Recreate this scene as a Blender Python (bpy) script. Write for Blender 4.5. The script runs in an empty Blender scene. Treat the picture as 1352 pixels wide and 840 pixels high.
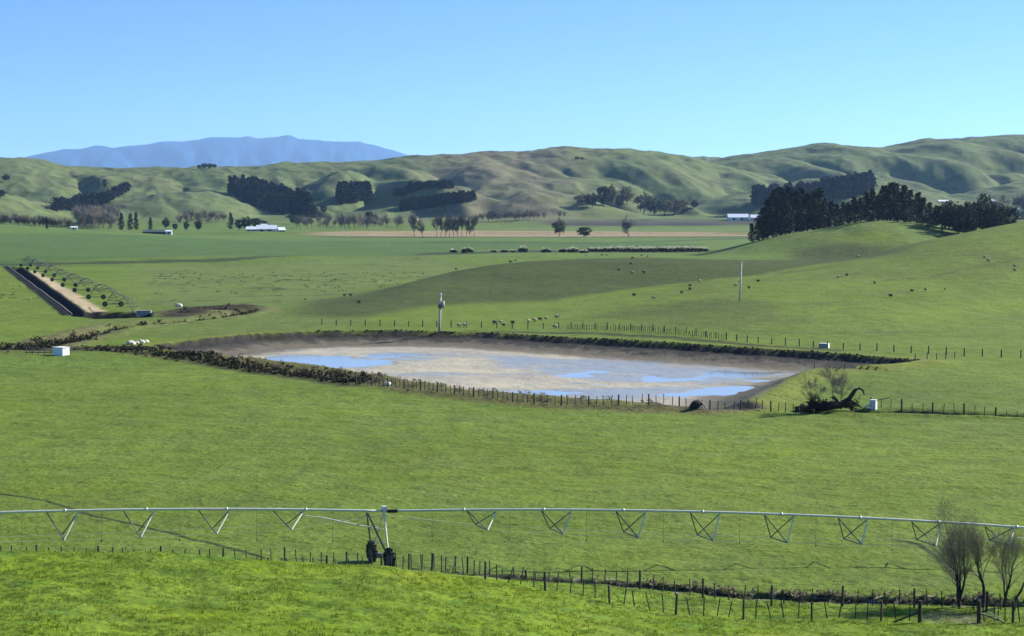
import bpy, math, random
import numpy as np
from mathutils import Vector, Matrix
random.seed(7); rng = np.random.default_rng(7)
scene = bpy.context.scene
COL = scene.collection
R = math.radians

# ------------------------------------------------------------------ camera model
F = 2523.0; CX = 676.0; CY = 420.0; H = 23.75
PITCH = math.atan(145 / F)
sp, cp = math.sin(PITCH), math.cos(PITCH)
def ray(px, py):
    v = CY - py
    dx = px - CX; dy = F * cp + v * sp; dz = -F * sp + v * cp
    return dx / dy, dz / dy                     # per metre of Y
def G(px, py, z=0.0):
    a, b = ray(px, py); Y = (z - H) / b
    return (a * Y, Y)
def W(px, py, Y):
    a, b = ray(px, py); return (a * Y, Y, H + b * Y)

# ------------------------------------------------------------------ noise
_perm = np.concatenate([rng.permutation(512)] * 3)
_grad = np.stack([np.cos(np.arange(512) * 2.399), np.sin(np.arange(512) * 2.399)], 1)
def noise(x, y):
    xi = np.floor(x).astype(np.int64); yi = np.floor(y).astype(np.int64)
    xf = x - xi; yf = y - yi
    u = xf * xf * xf * (xf * (xf * 6 - 15) + 10); v = yf * yf * yf * (yf * (yf * 6 - 15) + 10)
    xi &= 511; yi &= 511
    def g(ix, iy, fx, fy):
        k = _perm[_perm[ix] + iy]; gg = _grad[k & 511]
        return gg[..., 0] * fx + gg[..., 1] * fy
    a = g(xi, yi, xf, yf); b = g(xi + 1, yi, xf - 1, yf)
    c = g(xi, yi + 1, xf, yf - 1); d = g(xi + 1, yi + 1, xf - 1, yf - 1)
    return ((a + u * (b - a)) * (1 - v) + (c + u * (d - c)) * v) * 1.5
def fbm(x, y, o=4, s=0.0):
    r = 0; a = 1; t = 0
    for k in range(o):
        r = r + a * noise(x + 17.3 * k + s, y - 9.7 * k + s * 1.7); t += a; a *= .5; x = x * 2.03; y = y * 2.03
    return r / t
def sstep(a, b, x):
    t = np.clip((x - a) / (b - a), 0, 1); return t * t * (3 - 2 * t)
def smax(a, b, k):
    h = np.clip(.5 + .5 * (a - b) / k, 0, 1); return b + (a - b) * h + k * h * (1 - h)

def poly_sd(P, x, y, marg=30):
    """signed distance (positive inside) to a polygon, -marg far away"""
    P = np.array(P, float); out = np.full(x.shape, -float(marg))
    m = (x > P[:, 0].min() - marg) & (x < P[:, 0].max() + marg) & (y > P[:, 1].min() - marg) & (y < P[:, 1].max() + marg)
    if not m.any(): return out
    X = x[m]; Y = y[m]; d = np.full(X.shape, 1e9); ins = np.zeros(X.shape, bool)
    for i in range(len(P)):
        ax, ay = P[i]; bx, by = P[(i + 1) % len(P)]
        ex, ey = bx - ax, by - ay; wx = X - ax; wy = Y - ay
        t = np.clip((wx * ex + wy * ey) / (ex * ex + ey * ey + 1e-9), 0, 1)
        d = np.minimum(d, np.hypot(wx - ex * t, wy - ey * t))
        c = ((ay > Y) != (by > Y)) & (X < (bx - ax) * (Y - ay) / (by - ay + 1e-12) + ax)
        ins ^= c
    out[m] = np.maximum(np.where(ins, d, -d), -marg); return out
def line_d(P, x, y, marg=30):
    P = np.array(P, float); out = np.full(x.shape, float(marg))
    m = (x > P[:, 0].min() - marg) & (x < P[:, 0].max() + marg) & (y > P[:, 1].min() - marg) & (y < P[:, 1].max() + marg)
    if not m.any(): return out
    X = x[m]; Y = y[m]; d = np.full(X.shape, float(marg))
    for i in range(len(P) - 1):
        ax, ay = P[i]; bx, by = P[i + 1]; ex, ey = bx - ax, by - ay; wx = X - ax; wy = Y - ay
        t = np.clip((wx * ex + wy * ey) / (ex * ex + ey * ey + 1e-9), 0, 1)
        d = np.minimum(d, np.hypot(wx - ex * t, wy - ey * t))
    out[m] = d; return out
def GP(pts, z=0.0): return [G(a, b, z) for a, b in pts]

# ------------------------------------------------------------------ terrain
class Ridge:
    def __init__(s, pts, wf, wb, warp=0.0, ws=200., seed=0., pw=1.0):
        w = [W(*p) for p in pts]; w.sort()
        s.x = np.array([q[0] for q in w]); s.Y = np.array([q[1] for q in w]); s.z = np.array([q[2] for q in w])
        s.wf, s.wb, s.warp, s.ws, s.seed, s.pw = wf, wb, warp, ws, seed, pw
    def __call__(s, x, y):
        out = np.zeros(x.shape)
        m = (y > s.Y.min() - s.wf * 1.7) & (y < s.Y.max() + s.wb * 1.7)
        if not m.any(): return out
        X = x[m]; Yy = y[m]
        Yc = np.interp(X, s.x, s.Y); Z = np.interp(X, s.x, s.z)
        dx = (s.x[-1] - s.x[0]) * .012
        Z = (np.interp(X - dx, s.x, s.z) + np.interp(X + dx, s.x, s.z) + 2 * Z) / 4
        t = Yy - Yc; t = np.where(t < 0, -t / s.wf, t / s.wb)
        if s.warp:
            n = fbm(X / s.ws + .35 * Yy / s.ws, Yy / (s.ws * 3.2), 3, s.seed)
            n = 1 - 2.6 * np.abs(n)
            t = t * (1 + s.warp * n)
        t = np.clip(t, 0, 1)
        out[m] = Z * (.5 + .5 * np.cos(np.pi * t ** s.pw)); return out
def prof(pts, Y): return [(a, b, Y) for a, b in pts]

main_left = Ridge(prof([(-400,210),(-100,212),(0,207),(30,206.5),(60,213),(85,216),(100,221),(150,223),(250,221.5),(300,220),(330,221),(355,219),(380,214),(440,214),(500,213),(540,205),(600,203),(640,200),(700,200),(745,191.5),(780,198),(800,195.5),(835,196.5),(860,200),(900,205),(930,213),(960,222),(1000,240),(1060,262),(1120,272)],3400), 1050, 900, .42, 240., 3.)
main_right = Ridge(prof([(800,268),(860,245),(900,225),(930,213),(952,209.5),(980,203),(1040,196),(1085,187.5),(1120,193),(1150,195),(1170,194),(1215,183),(1260,183),(1300,180),(1330,178),(1352,177),(1450,181),(1600,178),(1750,190)],3700), 1200, 900, .42, 260., 11.)
back_ridge = Ridge(prof([(820,225),(880,211),(925,206),(950,207),(1000,212),(1100,225)],5600), 700, 700)
foot = [
 Ridge([(400,292,2600),(430,288,2650),(480,276,2700),(520,266,2700),(560,261,2750),(600,258,2800),(650,255,2750),(690,251,2700),(720,251,2680),(760,259,2650),(800,270,2600),(850,282,2550),(900,289,2500)], 420, 380, .2, 160., 5.),
 Ridge(prof([(90,290),(130,278),(175,264),(215,256),(250,255),(285,258),(320,268),(350,284),(370,292)],2700), 420, 420, .25, 150., 8.),
 Ridge(prof([(380,262),(410,244),(440,230),(462,226),(482,234),(505,252),(530,270)],2950), 400, 380, .25, 130., 9.),
 Ridge(prof([(-300,240),(-100,246),(0,256),(40,266),(80,280),(120,292)],2450), 500, 500, .25, 150., 10.),
 Ridge(prof([(560,268),(600,252),(640,240),(700,235),(760,232),(800,240),(860,262),(890,275)],3000), 500, 380, .3, 150., 20.),
 Ridge(prof([(900,275),(940,262),(1000,252),(1060,238),(1110,236),(1160,240),(1210,254),(1250,262),(1300,252),(1352,240),(1450,230),(1700,240)],2900), 620, 420, .35, 170., 12.),
 Ridge(prof([(1100,285),(1180,276),(1260,272),(1352,262),(1500,255),(1700,255)],2300), 420, 400, .3, 140., 13.),
]
left_rise = Ridge(prof([(-500,285),(-200,291),(0,297),(60,301),(100,304),(200,310),(260,314),(330,318)],1400), 420, 260)
moundA = Ridge([(380,399,480),(440,391.5,495),(480,385,510),(520,376,530),(560,365.5,560),(600,356,590),(650,347,612),(700,342,620),(780,338,620),(860,337,620),(950,340,620),(1050,341,630),(1150,340,640),(1250,338,650),(1400,330,660)], 165, 110, .06, 90., 30.)
spurB = Ridge([(640,432,400),(700,423,415),(760,410,430),(820,399,445),(880,388,465),(940,377,490),(1000,370,505),(1060,361,520),(1100,353,535),(1160,339,560),(1200,327,575),(1240,315,590),(1300,302,605),(1352,291,615),(1450,272,640),(1600,250,660)], 205, 190, .05, 80., 31.)
knollB = Ridge([(900,343,880),(930,337,890),(960,330,900),(1000,319,905),(1050,307,905),(1100,299,905),(1130,293,900),(1165,290,900),(1200,293,905),(1250,297,930),(1300,293,950),(1400,285,960),(1600,285,970)], 130, 170, .05, 120., 33.)
knollC = Ridge([(1010,338,850),(1050,331,850),(1090,324,850),(1130,319,850),(1170,320,850),(1210,326,850),(1260,335,850)], 60, 60)

KX = np.array([-80,-45,-30,-20.8,-16.7,-12.2,-7.8,-3.4,1.07,5.5,9.9,14,22,60])
KZ = np.array([4.2,3.6,3.42,3.35,2.95,2.72,2.45,1.85,1.35,.68,.15,0,0,-.2])
POND = GP([(200,459),(260,452),(330,445),(420,441),(520,440),(640,441.5),(760,449),(880,457),(1000,464.5),(1100,471),(1180,477),(1216,480),(1170,485),(1090,490),(1050,505),(1020,520),(1000,532),(985,538),(940,541),(870,539),(780,535),(700,529),(600,519),(500,503),(420,489),(330,479),(240,470)])
LINE_BACK = GP([(200,459),(330,445),(420,441),(520,440),(640,441.5),(760,449),(880,457),(1000,464.5),(1100,471),(1216,480)])
CHAN = GP([(10,352),(27,353),(117,419),(94,416)])
CHAN_X = GP([(94,416),(120,412),(196,414),(196,419),(130,421)])
DIRT = GP([(36,358),(46,357),(92,382),(140,412),(118,417),(80,392)])
BED = -1.7
PUD = [GP(p, BED) for p in (
 [(338,478),(380,470.5),(450,470),(470,474),(512,477),(500,482),(462,485),(420,487),(370,484)],
 [(478,472),(500,468.5),(540,466.5),(545,469),(500,474)],
 [(745,494),(770,490.5),(798,491),(790,497),(752,498)],
 [(665,516),(700,515),(770,518),(740,522),(690,521)],
 [(870,524),(910,515),(950,512),(988,512),(986,517),(950,523),(900,526)],
 [(935,493),(975,491),(1040,490),(1030,496),(990,498),(950,497)],
 [(778,508),(800,506),(815,507),(800,510)],
 [(860,498),(900,500),(930,498),(905,504),(865,503)],
 [(1000,503),(1030,500),(1040,504),(1010,506)],
)]
WET = [GP(p, BED) for p in (
 [(600,470),(700,470),(820,476),(960,486),(1060,494),(1040,505),(960,508),(900,512),(820,505),(760,498),(700,488),(640,480)],
 [(500,466),(620,466),(600,474),(520,480),(480,478)],
 [(690,526),(760,512),(860,508),(980,508),(990,520),(900,530),(780,532)])]
OUTP = GP([(872,534),(900,531),(960,537),(990,541),(940,543.5),(884,540)])
DITCH_N = [(-20,122.5),(0,121.5),(6,119.5),(12,117.3),(17,115.8),(22,114.8),(30,114.4),(45,114)]
DITCH_R = GP([(1140,545),(1200,544.5),(1260,547),(1352,550),(1500,556)])
STRM = GP([(-150,470),(-40,463),(40,462),(100,447),(160,432),(250,424),(290,419),(330,411),(280,412),(240,414)])
BANKD = GP([(225,418),(262,412),(330,409)])

def height(x, y):
    x = np.asarray(x, float); y = np.asarray(y, float)
    z = .35 * fbm(x / 60, y / 60, 3, 1.) * sstep(130, 300, y) + .10 * fbm(x / 9, y / 9, 2, 5.)
    # the camera's hillside and the knoll below it
    zc = np.interp(x, KX, KZ) + .18 * fbm(x / 5., y / 6., 3, 40.)*sstep(16, 2, x)
    z78 = zc + 2.45 + .4 * sstep(0, 20, x)
    t = np.clip((112 - y) / 34, 0, 1)
    a = zc + (z78 - zc) * t ** 1.35
    b = zc * (1 - sstep(112, 122.5, y))
    yy = np.clip(y, 0, 78)
    c = 22 + (z78 - 22) * np.sin(yy / 78 * math.pi / 2) ** 1.0
    near = np.where(y < 78, c, np.where(y < 112, a, b)) 
    near = np.where(y > 122.5, 0, near)
    z = z + near
    z = z + (.055 * fbm(x / 1.7, y / 1.7, 3, 61.) + .09 * fbm(x / 6, y / 4, 2, 62.)) * sstep(420, 200, y)
    m = y < 135
    if m.any():
        q = z[m]; q += .10 * fbm(x[m] / 1.3, y[m] / 1.5, 3, 60.) * sstep(125, 112, y[m]); z[m] = q
    # lower corner of the field where the far tower stands
    z = z - 1.0 * np.exp(-((x - 40) / 10) ** 2 - ((y - 129) / 7) ** 2)
    # rounded hills
    hA = moundA(x, y); hB = spurB(x, y); hK = np.maximum(knollB(x, y), 0); hC = knollC(x, y)
    hl = left_rise(x, y)
    far = main_left(x, y)
    mfar = y > 1700
    hills = smax(np.maximum(hA, 0), np.maximum(hB, 0), 1.5) - .375
    hills = np.where((hA < .02) & (hB < .02), 0, hills)
    hills = smax(hills, hK + 0 * hills, 1.5) - .375
    z = z + np.maximum(hills, 0) + hl
    z = np.where(hC > 0, smax(z, hC, 1.0), z)
    if mfar.any():
        X = x[mfar]; Yv = y[mfar]
        f = smax(main_left(X, Yv), main_right(X, Yv), 14.)
        f = np.maximum(f, back_ridge(X, Yv))
        for r in foot: f = smax(f, r(X, Yv), 8.)
        env = sstep(3, 45, f)
        n1 = 1 - 3.0 * np.abs(fbm(X / 210, Yv / 330, 3, 71.)); n2 = fbm(X / 60, Yv / 80, 3, 72.)
        ck = sstep(.0, .5, 1 - np.clip(f / 130., 0, 1))
        n3 = 1 - 3.2 * np.abs(fbm(X / 95 + .3 * Yv / 95, Yv / 170, 3, 73.)); f = f + env * (n1 * 4.0 * (.3 + .7 * ck) + n3 * 2.2 + n2 * 1.6 + 1.3 * (1 - 3.4 * np.abs(fbm(X / 46 + .2 * Yv / 46, Yv / 95, 2, 75.))) + .7 * fbm(X / 22, Yv / 26, 2, 74.)) - 3.5
        z[mfar] = z[mfar] + np.maximum(f, 0)
    # pond
    sd = poly_sd(POND, x, y, 40)
    k = sd > -14
    if k.any():
        d = sd[k]; X = x[k]; Yv = y[k]
        lb = line_d(LINE_BACK, X, Yv, 40)
        back = lb < 16
        w = np.where(lb < 12, 2.2, 9.) ; w = np.where((lb > 12) & (lb < 26), 2.2 + (lb - 12) / 14 * 6.8, w)
        dn = d + .8 * fbm(X / 3, Yv / 3, 2, 80.)
        t = sstep(0, 1, dn / w); t = np.where(lb < 26, (.42 * sstep(0, 1.4, dn) + .58 * sstep(1.2, 9.5, dn)) * sstep(26, 16, lb) + t * sstep(16, 26, lb), t)
        rim = .55 * np.exp(-((d + 1.5) / 4.) ** 2) * np.where(back, 1, 0) + 1.0 * np.exp(-((d + .6 + .5 * fbm(X / 6, Yv / 6, 2, 86.)) / 3.0) ** 2) * sstep(14, 30, lb) * (.85 + .3 * fbm(X / 9, Yv / 9, 2, 85.))
        bed = BED + .045 * fbm(X / 7, Yv / 14, 4, 81.) + .10
        pd = np.full(X.shape, -40.)
        for P in PUD: pd = np.maximum(pd, poly_sd(P, X, Yv, 40))
        bed = bed - .22 * sstep(-3.0, 2.0, pd - .6 + 6.0 * fbm(X / 9, Yv / 7, 4, 82.))
        z[k] = (z[k] + rim) * (1 - t) + bed * t
    sd = poly_sd(OUTP, x, y, 20); z = z - .8 * sstep(-1.5, .8, sd)
    # channel, ditches
    d = np.maximum(poly_sd(CHAN, x, y, 20), poly_sd(CHAN_X, x, y, 20)); z = z - 2.0 * sstep(-1., 2.0, d)
    d = line_d(CHAN[:1] + [CHAN[3]], x, y, 30); z = z + .5 * np.exp(-((d - 0) / 1.3) ** 2)
    d = line_d(DITCH_N, x, y, 20) + .5 * fbm(x / 2, y / 2, 2, 83.); z = z - .55 * sstep(1.3, .3, d)
    d = line_d(DITCH_R, x, y, 20); z = z - .9 * sstep(1.6, .5, d) + .3 * np.exp(-((d - 3) / 1.2) ** 2)
    d = line_d(STRM, x, y, 20) + 2.2 * fbm(x / 8, y / 8, 3, 84.); z = z - .8 * sstep(2.2, .5, d) + .35 * np.exp(-((d - 4.5) / 1.8) ** 2)
    d = line_d(BANKD, x, y, 20); z = z + 1.0 * np.exp(-((d) / 5) ** 2) * (y > G(0, 414)[1])
    return z

def hz(x, y): return float(height(np.array([x]), np.array([y]))[0])
def hit(px, py, Y0=70., Y1=6500.):
    a, b = ray(px, py); Y = np.geomspace(Y0, Y1, 700)
    dlt = H + b * Y - height(a * Y, Y); i = np.argmax(dlt < 0)
    if dlt[i] >= 0: i = len(Y) - 1
    lo, hi = Y[max(i - 1, 0)], Y[i]
    yy = np.linspace(lo, hi, 12); dd = H + b * yy - height(a * yy, yy); j = np.argmax(dd < 0); Yh = yy[j]
    return (a * Yh, Yh, hz(a * Yh, Yh))
def at(px, Y):
    x = (px - CX) / (F * cp + (CY - 275) * 0 ) * Y
    return (x, Y, hz(x, Y))

# ------------------------------------------------------------------ materials
def newmat(name):
    m = bpy.data.materials.new(name); m.use_nodes = True; nt = m.node_tree
    return m, nt, nt.nodes['Principled BSDF']
def mat(name, col, rough=.85, metal=0., var=.25, scale=3., bump=.0, spec=.3):
    m, nt, p = newmat(name); N = nt.nodes; L = nt.links
    tc = N.new('ShaderNodeTexCoord'); no = N.new('ShaderNodeTexNoise'); no.inputs['Scale'].default_value = scale; no.inputs['Detail'].default_value = 4
    L.new(tc.outputs['Object'], no.inputs['Vector'])
    oi = N.new('ShaderNodeObjectInfo')
    mr = N.new('ShaderNodeMapRange'); mr.inputs[1].default_value = .25; mr.inputs[2].default_value = .75; mr.inputs[3].default_value = 1 - var; mr.inputs[4].default_value = 1 + var
    L.new(no.outputs['Fac'], mr.inputs[0])
    mr2 = N.new('ShaderNodeMapRange'); mr2.inputs[3].default_value = 1 - var * .6; mr2.inputs[4].default_value = 1 + var * .6; L.new(oi.outputs['Random'], mr2.inputs[0])
    mu = N.new('ShaderNodeMath'); mu.operation = 'MULTIPLY'; L.new(mr.outputs[0], mu.inputs[0]); L.new(mr2.outputs[0], mu.inputs[1])
    mx = N.new('ShaderNodeVectorMath'); mx.operation = 'SCALE'; mx.inputs[0].default_value = col[:3]; L.new(mu.outputs[0], mx.inputs['Scale'])
    L.new(mx.outputs[0], p.inputs['Base Color'])
    p.inputs['Roughness'].default_value = rough; p.inputs['Metallic'].default_value = metal; p.inputs['Specular IOR Level'].default_value = spec
    if bump:
        b = N.new('ShaderNodeBump'); b.inputs['Strength'].default_value = bump; L.new(no.outputs['Fac'], b.inputs['Height']); L.new(b.outputs[0], p.inputs['Normal'])
    return m
def leafmat(name, col, var=.45, scale=1.2, trans=.25):
    m = mat(name, col, .8, 0, var, scale, 0, .15)
    nt = m.node_tree; p = nt.nodes['Principled BSDF']; out = nt.nodes['Material Output']
    tr = nt.nodes.new('ShaderNodeBsdfTranslucent'); mix = nt.nodes.new('ShaderNodeMixShader'); mix.inputs[0].default_value = trans
    src = p.inputs['Base Color'].links[0].from_socket
    nt.links.new(src, tr.inputs['Color']); nt.links.new(p.outputs[0], mix.inputs[1]); nt.links.new(tr.outputs[0], mix.inputs[2]); nt.links.new(mix.outputs[0], out.inputs['Surface'])
    return m
M = dict(
 pine=leafmat('pine_needles', (.011, .017, .011), trans=.05), pine_far=leafmat('far_pine_needles', (.008, .013, .010), trans=.03),
 bush=leafmat('bush_leaves', (.018, .026, .013)), willow=leafmat('olive_leaves', (.11, .105, .055)), scrub=leafmat('scrub_leaves', (.022, .022, .011), trans=.1),
 dry=leafmat('dry_stems', (.22, .19, .12)), plume=leafmat('pale_plumes', (.55, .53, .42)), grass=leafmat('grass_blades', (.115, .165, .016), trans=.5, var=.3),
 rush=leafmat('rush_blades', (.065, .085, .03)), bark=mat('grey_bark', (.06, .05, .042), bump=.4), barkd=mat('dark_wet_bark', (.022, .018, .015), bump=.5, scale=6),
 twig=mat('bare_twigs', (.19, .165, .13)), twigf=mat('far_bare_twigs', (.15, .128, .105)), post=mat('weathered_fence_wood', (.16, .14, .11), var=.4, scale=8, bump=.3), postd=mat('dark_fence_wood', (.05, .045, .035), var=.4, scale=8, bump=.3),
 wire=mat('fence_wire', (.25, .25, .25), .5, .8), galv=mat('galvanised_steel', (.54, .56, .47), .5, .25, .12, 4., .05, .5), rubber=mat('black_tyre_rubber', (.012, .012, .012), .7), dsteel=mat('dull_and_shaded_steel', (.10, .11, .10), .55, .4),
 paleg=mat('pale_concrete', (.42, .42, .36), .85, 0, .2, 2., .2), white=mat('white_paint', (.62, .63, .62), .6, 0, .14, 2.), grey=mat('grey_concrete', (.34, .34, .32), .9, 0, .25, 2., .3), roofw=mat('pale_iron_roof', (.72, .74, .76), .35, .2, .08, 1.), roofd=mat('dark_iron_roof', (.06, .065, .07), .5, .1), roofg=mat('green_iron_roof', (.2, .3, .14), .5, .1),
 wall=mat('pale_board_wall', (.42, .42, .40), .8), walld=mat('dark_board_wall', (.04, .04, .04), .8), glass=mat('dark_window_glass', (.02, .025, .03), .12, 0, .1), wool=mat('dirty_fleece', (.34, .31, .22), .95, 0, .35, 9., .6), woold=mat('dark_fleece', (.07, .06, .05), .95, 0, .3, 9., .6), face=mat('sheep_face', (.05, .045, .04), .9),
 rock=mat('pale_rock', (.55, .50, .40), .9, 0, .3, 3., .6), soil=mat('dark_soil', (.035, .03, .022), .95, 0, .4, 4., .6), ins=mat('insulator_glaze', (.3, .3, .3), .3), tankb=mat('shade_blue_wall', (.62, .72, .78), .5, 0, .06, 2.), trough=mat('trough_shade_headwall_grey', (.30, .30, .27), .8),
)

def ground_mat():
    m, nt, p = newmat('pasture_ground'); N = nt.nodes; L = nt.links
    at_ = N.new('ShaderNodeAttribute'); at_.attribute_name = 'albedo'
    ar = N.new('ShaderNodeAttribute'); ar.attribute_name = 'wetness'
    tc = N.new('ShaderNodeTexCoord')
    def nz(scale, det, rough=.6, st=(1, 1, 1)):
        mp = N.new('ShaderNodeMapping'); mp.inputs['Scale'].default_value = st; L.new(tc.outputs['Object'], mp.inputs[0])
        n = N.new('ShaderNodeTexNoise'); n.inputs['Scale'].default_value = scale; n.inputs['Detail'].default_value = det; n.inputs['Roughness'].default_value = rough
        L.new(mp.outputs[0], n.inputs['Vector']); return n.outputs['Fac']
    def mrange(s, a, b, lo=.3, hi=.7):
        r = N.new('ShaderNodeMapRange'); r.inputs[1].default_value = lo; r.inputs[2].default_value = hi; r.inputs[3].default_value = a; r.inputs[4].default_value = b; L.new(s, r.inputs[0]); return r.outputs[0]
    def mul(a, b):
        q = N.new('ShaderNodeMath'); q.operation = 'MULTIPLY'; L.new(a, q.inputs[0]); L.new(b, q.inputs[1]); return q.outputs[0]
    n1 = nz(2.2, 5, .65); n2 = nz(.25, 4, .6, (1, 1, 1)); n3 = nz(.03, 4, .6)
    f = mul(mul(mrange(n1, .70, 1.30), mrange(n2, .84, 1.16)), mrange(n3, .86, 1.14))
    dg = nz(.75, 2, .5); f = mul(f, mrange(dg, 1.0, .80, .60, .66))
    wf = N.new('ShaderNodeMapRange'); wf.inputs[1].default_value = .05; wf.inputs[2].default_value = .22; L.new(ar.outputs['Fac'], wf.inputs[0])
    fm = N.new('ShaderNodeMix'); fm.inputs[3].default_value = 1.; L.new(wf.outputs[0], fm.inputs[0]); L.new(f, fm.inputs[2]); fm2 = N.new('ShaderNodeMath'); fm2.operation = 'MULTIPLY'; fm2.inputs[1].default_value = 1.; L.new(fm.outputs[0], fm2.inputs[0]); f = fm2.outputs[0]
    sc = N.new('ShaderNodeVectorMath'); sc.operation = 'SCALE'; L.new(at_.outputs['Color'], sc.inputs[0]); L.new(f, sc.inputs['Scale'])
    hs = N.new('ShaderNodeHueSaturation'); L.new(sc.outputs[0], hs.inputs['Color'])
    L.new(mrange(nz(.6, 4), .493, .507), hs.inputs['Hue']); L.new(mrange(nz(.11, 3), .94, 1.04), hs.inputs['Saturation'])
    L.new(hs.outputs[0], p.inputs['Base Color'])
    r = N.new('ShaderNodeMapRange'); r.inputs[3].default_value = .95; r.inputs[4].default_value = .22; L.new(ar.outputs['Fac'], r.inputs[0]); L.new(r.outputs[0], p.inputs['Roughness'])
    s = N.new('ShaderNodeMapRange'); s.inputs[3].default_value = .1; s.inputs[4].default_value = .6; L.new(ar.outputs['Fac'], s.inputs[0]); L.new(s.outputs[0], p.inputs['Specular IOR Level'])
    iv = N.new('ShaderNodeMapRange'); iv.inputs[3].default_value = .9; iv.inputs[4].default_value = .04; L.new(ar.outputs['Fac'], iv.inputs[0])
    b = N.new('ShaderNodeBump'); b.inputs['Distance'].default_value = .22; L.new(iv.outputs[0], b.inputs['Strength']); L.new(nz(1.6, 5, .65), b.inputs['Height'])
    b2 = N.new('ShaderNodeBump'); b2.inputs['Distance'].default_value = 1.6; b2.inputs['Strength'].default_value = .35; L.new(n2, b2.inputs['Height'])
    L.new(b2.outputs[0], b.inputs['Normal'])
    L.new(b.outputs[0], p.inputs['Normal'])
    return m
GM = ground_mat()

def mixc(c, k, w):
    w = np.clip(w, 0, 1)[:, None]; return c * (1 - w) + np.array(k)[None, :] * w
def colours(x, y, z):
    n = len(x); c = np.tile(np.array([.091, .135, .018]), (n, 1)); wet = np.zeros(n)
    big = fbm(x / 45, y / 70, 4, 90.); c = mixc(c, (.098, .140, .015), sstep(-.1, .5, big) * .7); c = mixc(c, (.070, .118, .018), sstep(.0, .55, -big) * .6)
    st_ = sstep(.30, .50, fbm(x / 1.5, y / 1.9, 3, 141.)) * sstep(420, 260, y) * (y < 430); c = mixc(c, (.050, .085, .012), st_ * .65)
    st_ = sstep(.34, .55, fbm(x / 1.9 + 31, y / 2.6, 3, 142.)) * (y < 330); c = mixc(c, (.12, .155, .035), st_ * .5)
    # hillside by the camera: brighter, yellower
    k = 1 - sstep(113, 119, y + 2 * fbm(x / 3, y / 3, 2, 91.)); kx = k
    c = mixc(c, (.098, .155, .009), k)
    c = mixc(c, (.145, .180, .012), k * sstep(-.05, .5, fbm(x / 12, y / 9, 3, 92.)) * .6 * sstep(-26, -4, x)); c = mixc(c, (.06, .115, .010), k * sstep(.05, .5, fbm(x / 4, y / 3, 3, 93.)) * .8)
    # strip between fences
    d = line_d(DITCH_N, x, y, 20); nn = fbm(x / 1.5, y / 1.5, 3, 94.)
    c = mixc(c, (.03, .035, .016), sstep(1.7, .9, d + .8 * nn)); c = mixc(c, (.20, .18, .13), sstep(.25, .4, fbm(x / 1.2, y / .7, 3, 95.)) * sstep(2.6, 1.5, d))
    tr = poly_sd(GP([(1215, 812), (1225, 824), (1300, 828), (1300, 813), (1260, 806)]), x, y, 20); c = mixc(c, (.12, .115, .07), sstep(-.6, .5, tr + nn) * .7)
    # field bands on the plain
    def band(pts, col, a=1., soft=6, nz_=4):
        nonlocal c
        s = poly_sd(GP(pts), x, y, 60); w = sstep(-soft, soft, s + nz_ * fbm(x / 15, y / 40, 3, 96.)); c = mixc(c, col, w * a)
    hill = sstep(.5, 2.0, np.maximum(np.maximum(moundA(x, y), spurB(x, y)), knollB(x, y))) * sstep(330, 420, y)
    c = mixc(c, (.096, .142, .017), hill * .6); 
    bn = fbm(x / 30, y / 45, 4, 99.)
    c = mixc(c, (.075, .088, .020), hill * sstep(-.1, .45, bn) * .5)
    if (y > 700).any():
        farg = sstep(700, 900, y); c = mixc(c, (.084, .130, .030), farg * .8)
    band([(-400,322),(-200,318),(0,322),(330,316),(560,317),(800,320),(940,322),(900,327),(640,330),(560,337),(300,345),(-400,356)], (.056, .104, .028), .9, 5, 3)
    band([(-400,317),(-200,312),(0,316),(330,311),(700,312),(1000,313),(1000,316),(560,318),(300,318),(-400,324)], (.080, .128, .032), .8)
    band([(540,337.5),(700,333.5),(1000,334),(960,330.5),(700,330.5),(560,334)], (.03, .045, .022), .9, 3, 1)
    band([(-200,351),(300,347.2),(560,338.5),(560,340),(300,348.6),(-200,353)], (.028, .045, .02), .9, 2, 1)
    band([(560,319),(800,320.5),(1000,313.5),(1000,315),(800,322),(560,320.5)], (.035, .06, .03), .8, 5, 1)
    ma_ = hill * sstep(-60, 60, 560 - y + 0 * x) * sstep(640, 1040, 1700 - (676 + x / np.maximum(y, 1) * F)) 
    mA_ = moundA(x, y); fr = np.where(mA_ > .1, mA_ - np.maximum(spurB(x, y), 0), -5); c = mixc(c, (.042, .058, .015), sstep(.0, .9, fr + .2 * bn) * sstep(12, -4, y - np.interp(x, moundA.x, moundA.Y) + 5 * bn) * .95)  # olive grass on the mound front, darkened further as painted shade
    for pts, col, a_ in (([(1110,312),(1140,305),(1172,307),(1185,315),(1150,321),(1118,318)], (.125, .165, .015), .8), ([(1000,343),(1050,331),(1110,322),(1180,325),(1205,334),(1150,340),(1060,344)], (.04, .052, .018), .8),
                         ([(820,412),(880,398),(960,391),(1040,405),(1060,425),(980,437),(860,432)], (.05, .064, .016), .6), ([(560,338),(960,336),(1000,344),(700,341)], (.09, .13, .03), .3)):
        q_ = poly_sd([hit(a, b, 300)[:2] for a, b in pts], x, y, 80); c = mixc(c, col, sstep(-9, 9, q_ + 8 * bn) * a_)  # sunlit knoll top and shaded knoll and spur fronts painted as ground tints
    # brown stubble, ploughed ground, pale dry field
    def fband(pts, col, a=1., soft=14): 
        nonlocal c
        s = poly_sd(HP(pts), x, y, 120); c = mixc(c, col, sstep(-soft, soft, s + 10 * fbm(x / 60, y / 90, 2, 97.)) * a)
    fband([(400,307.5),(440,305.8),(600,304.5),(1010,307.5),(1060,310),(1010,311.8),(700,313),(560,313),(440,311.5)], (.23, .18, .105))
    fband([(430,313.5),(1060,313.5),(1060,312.6),(430,312.6)], (.04, .045, .03), .9, 8)
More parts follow.
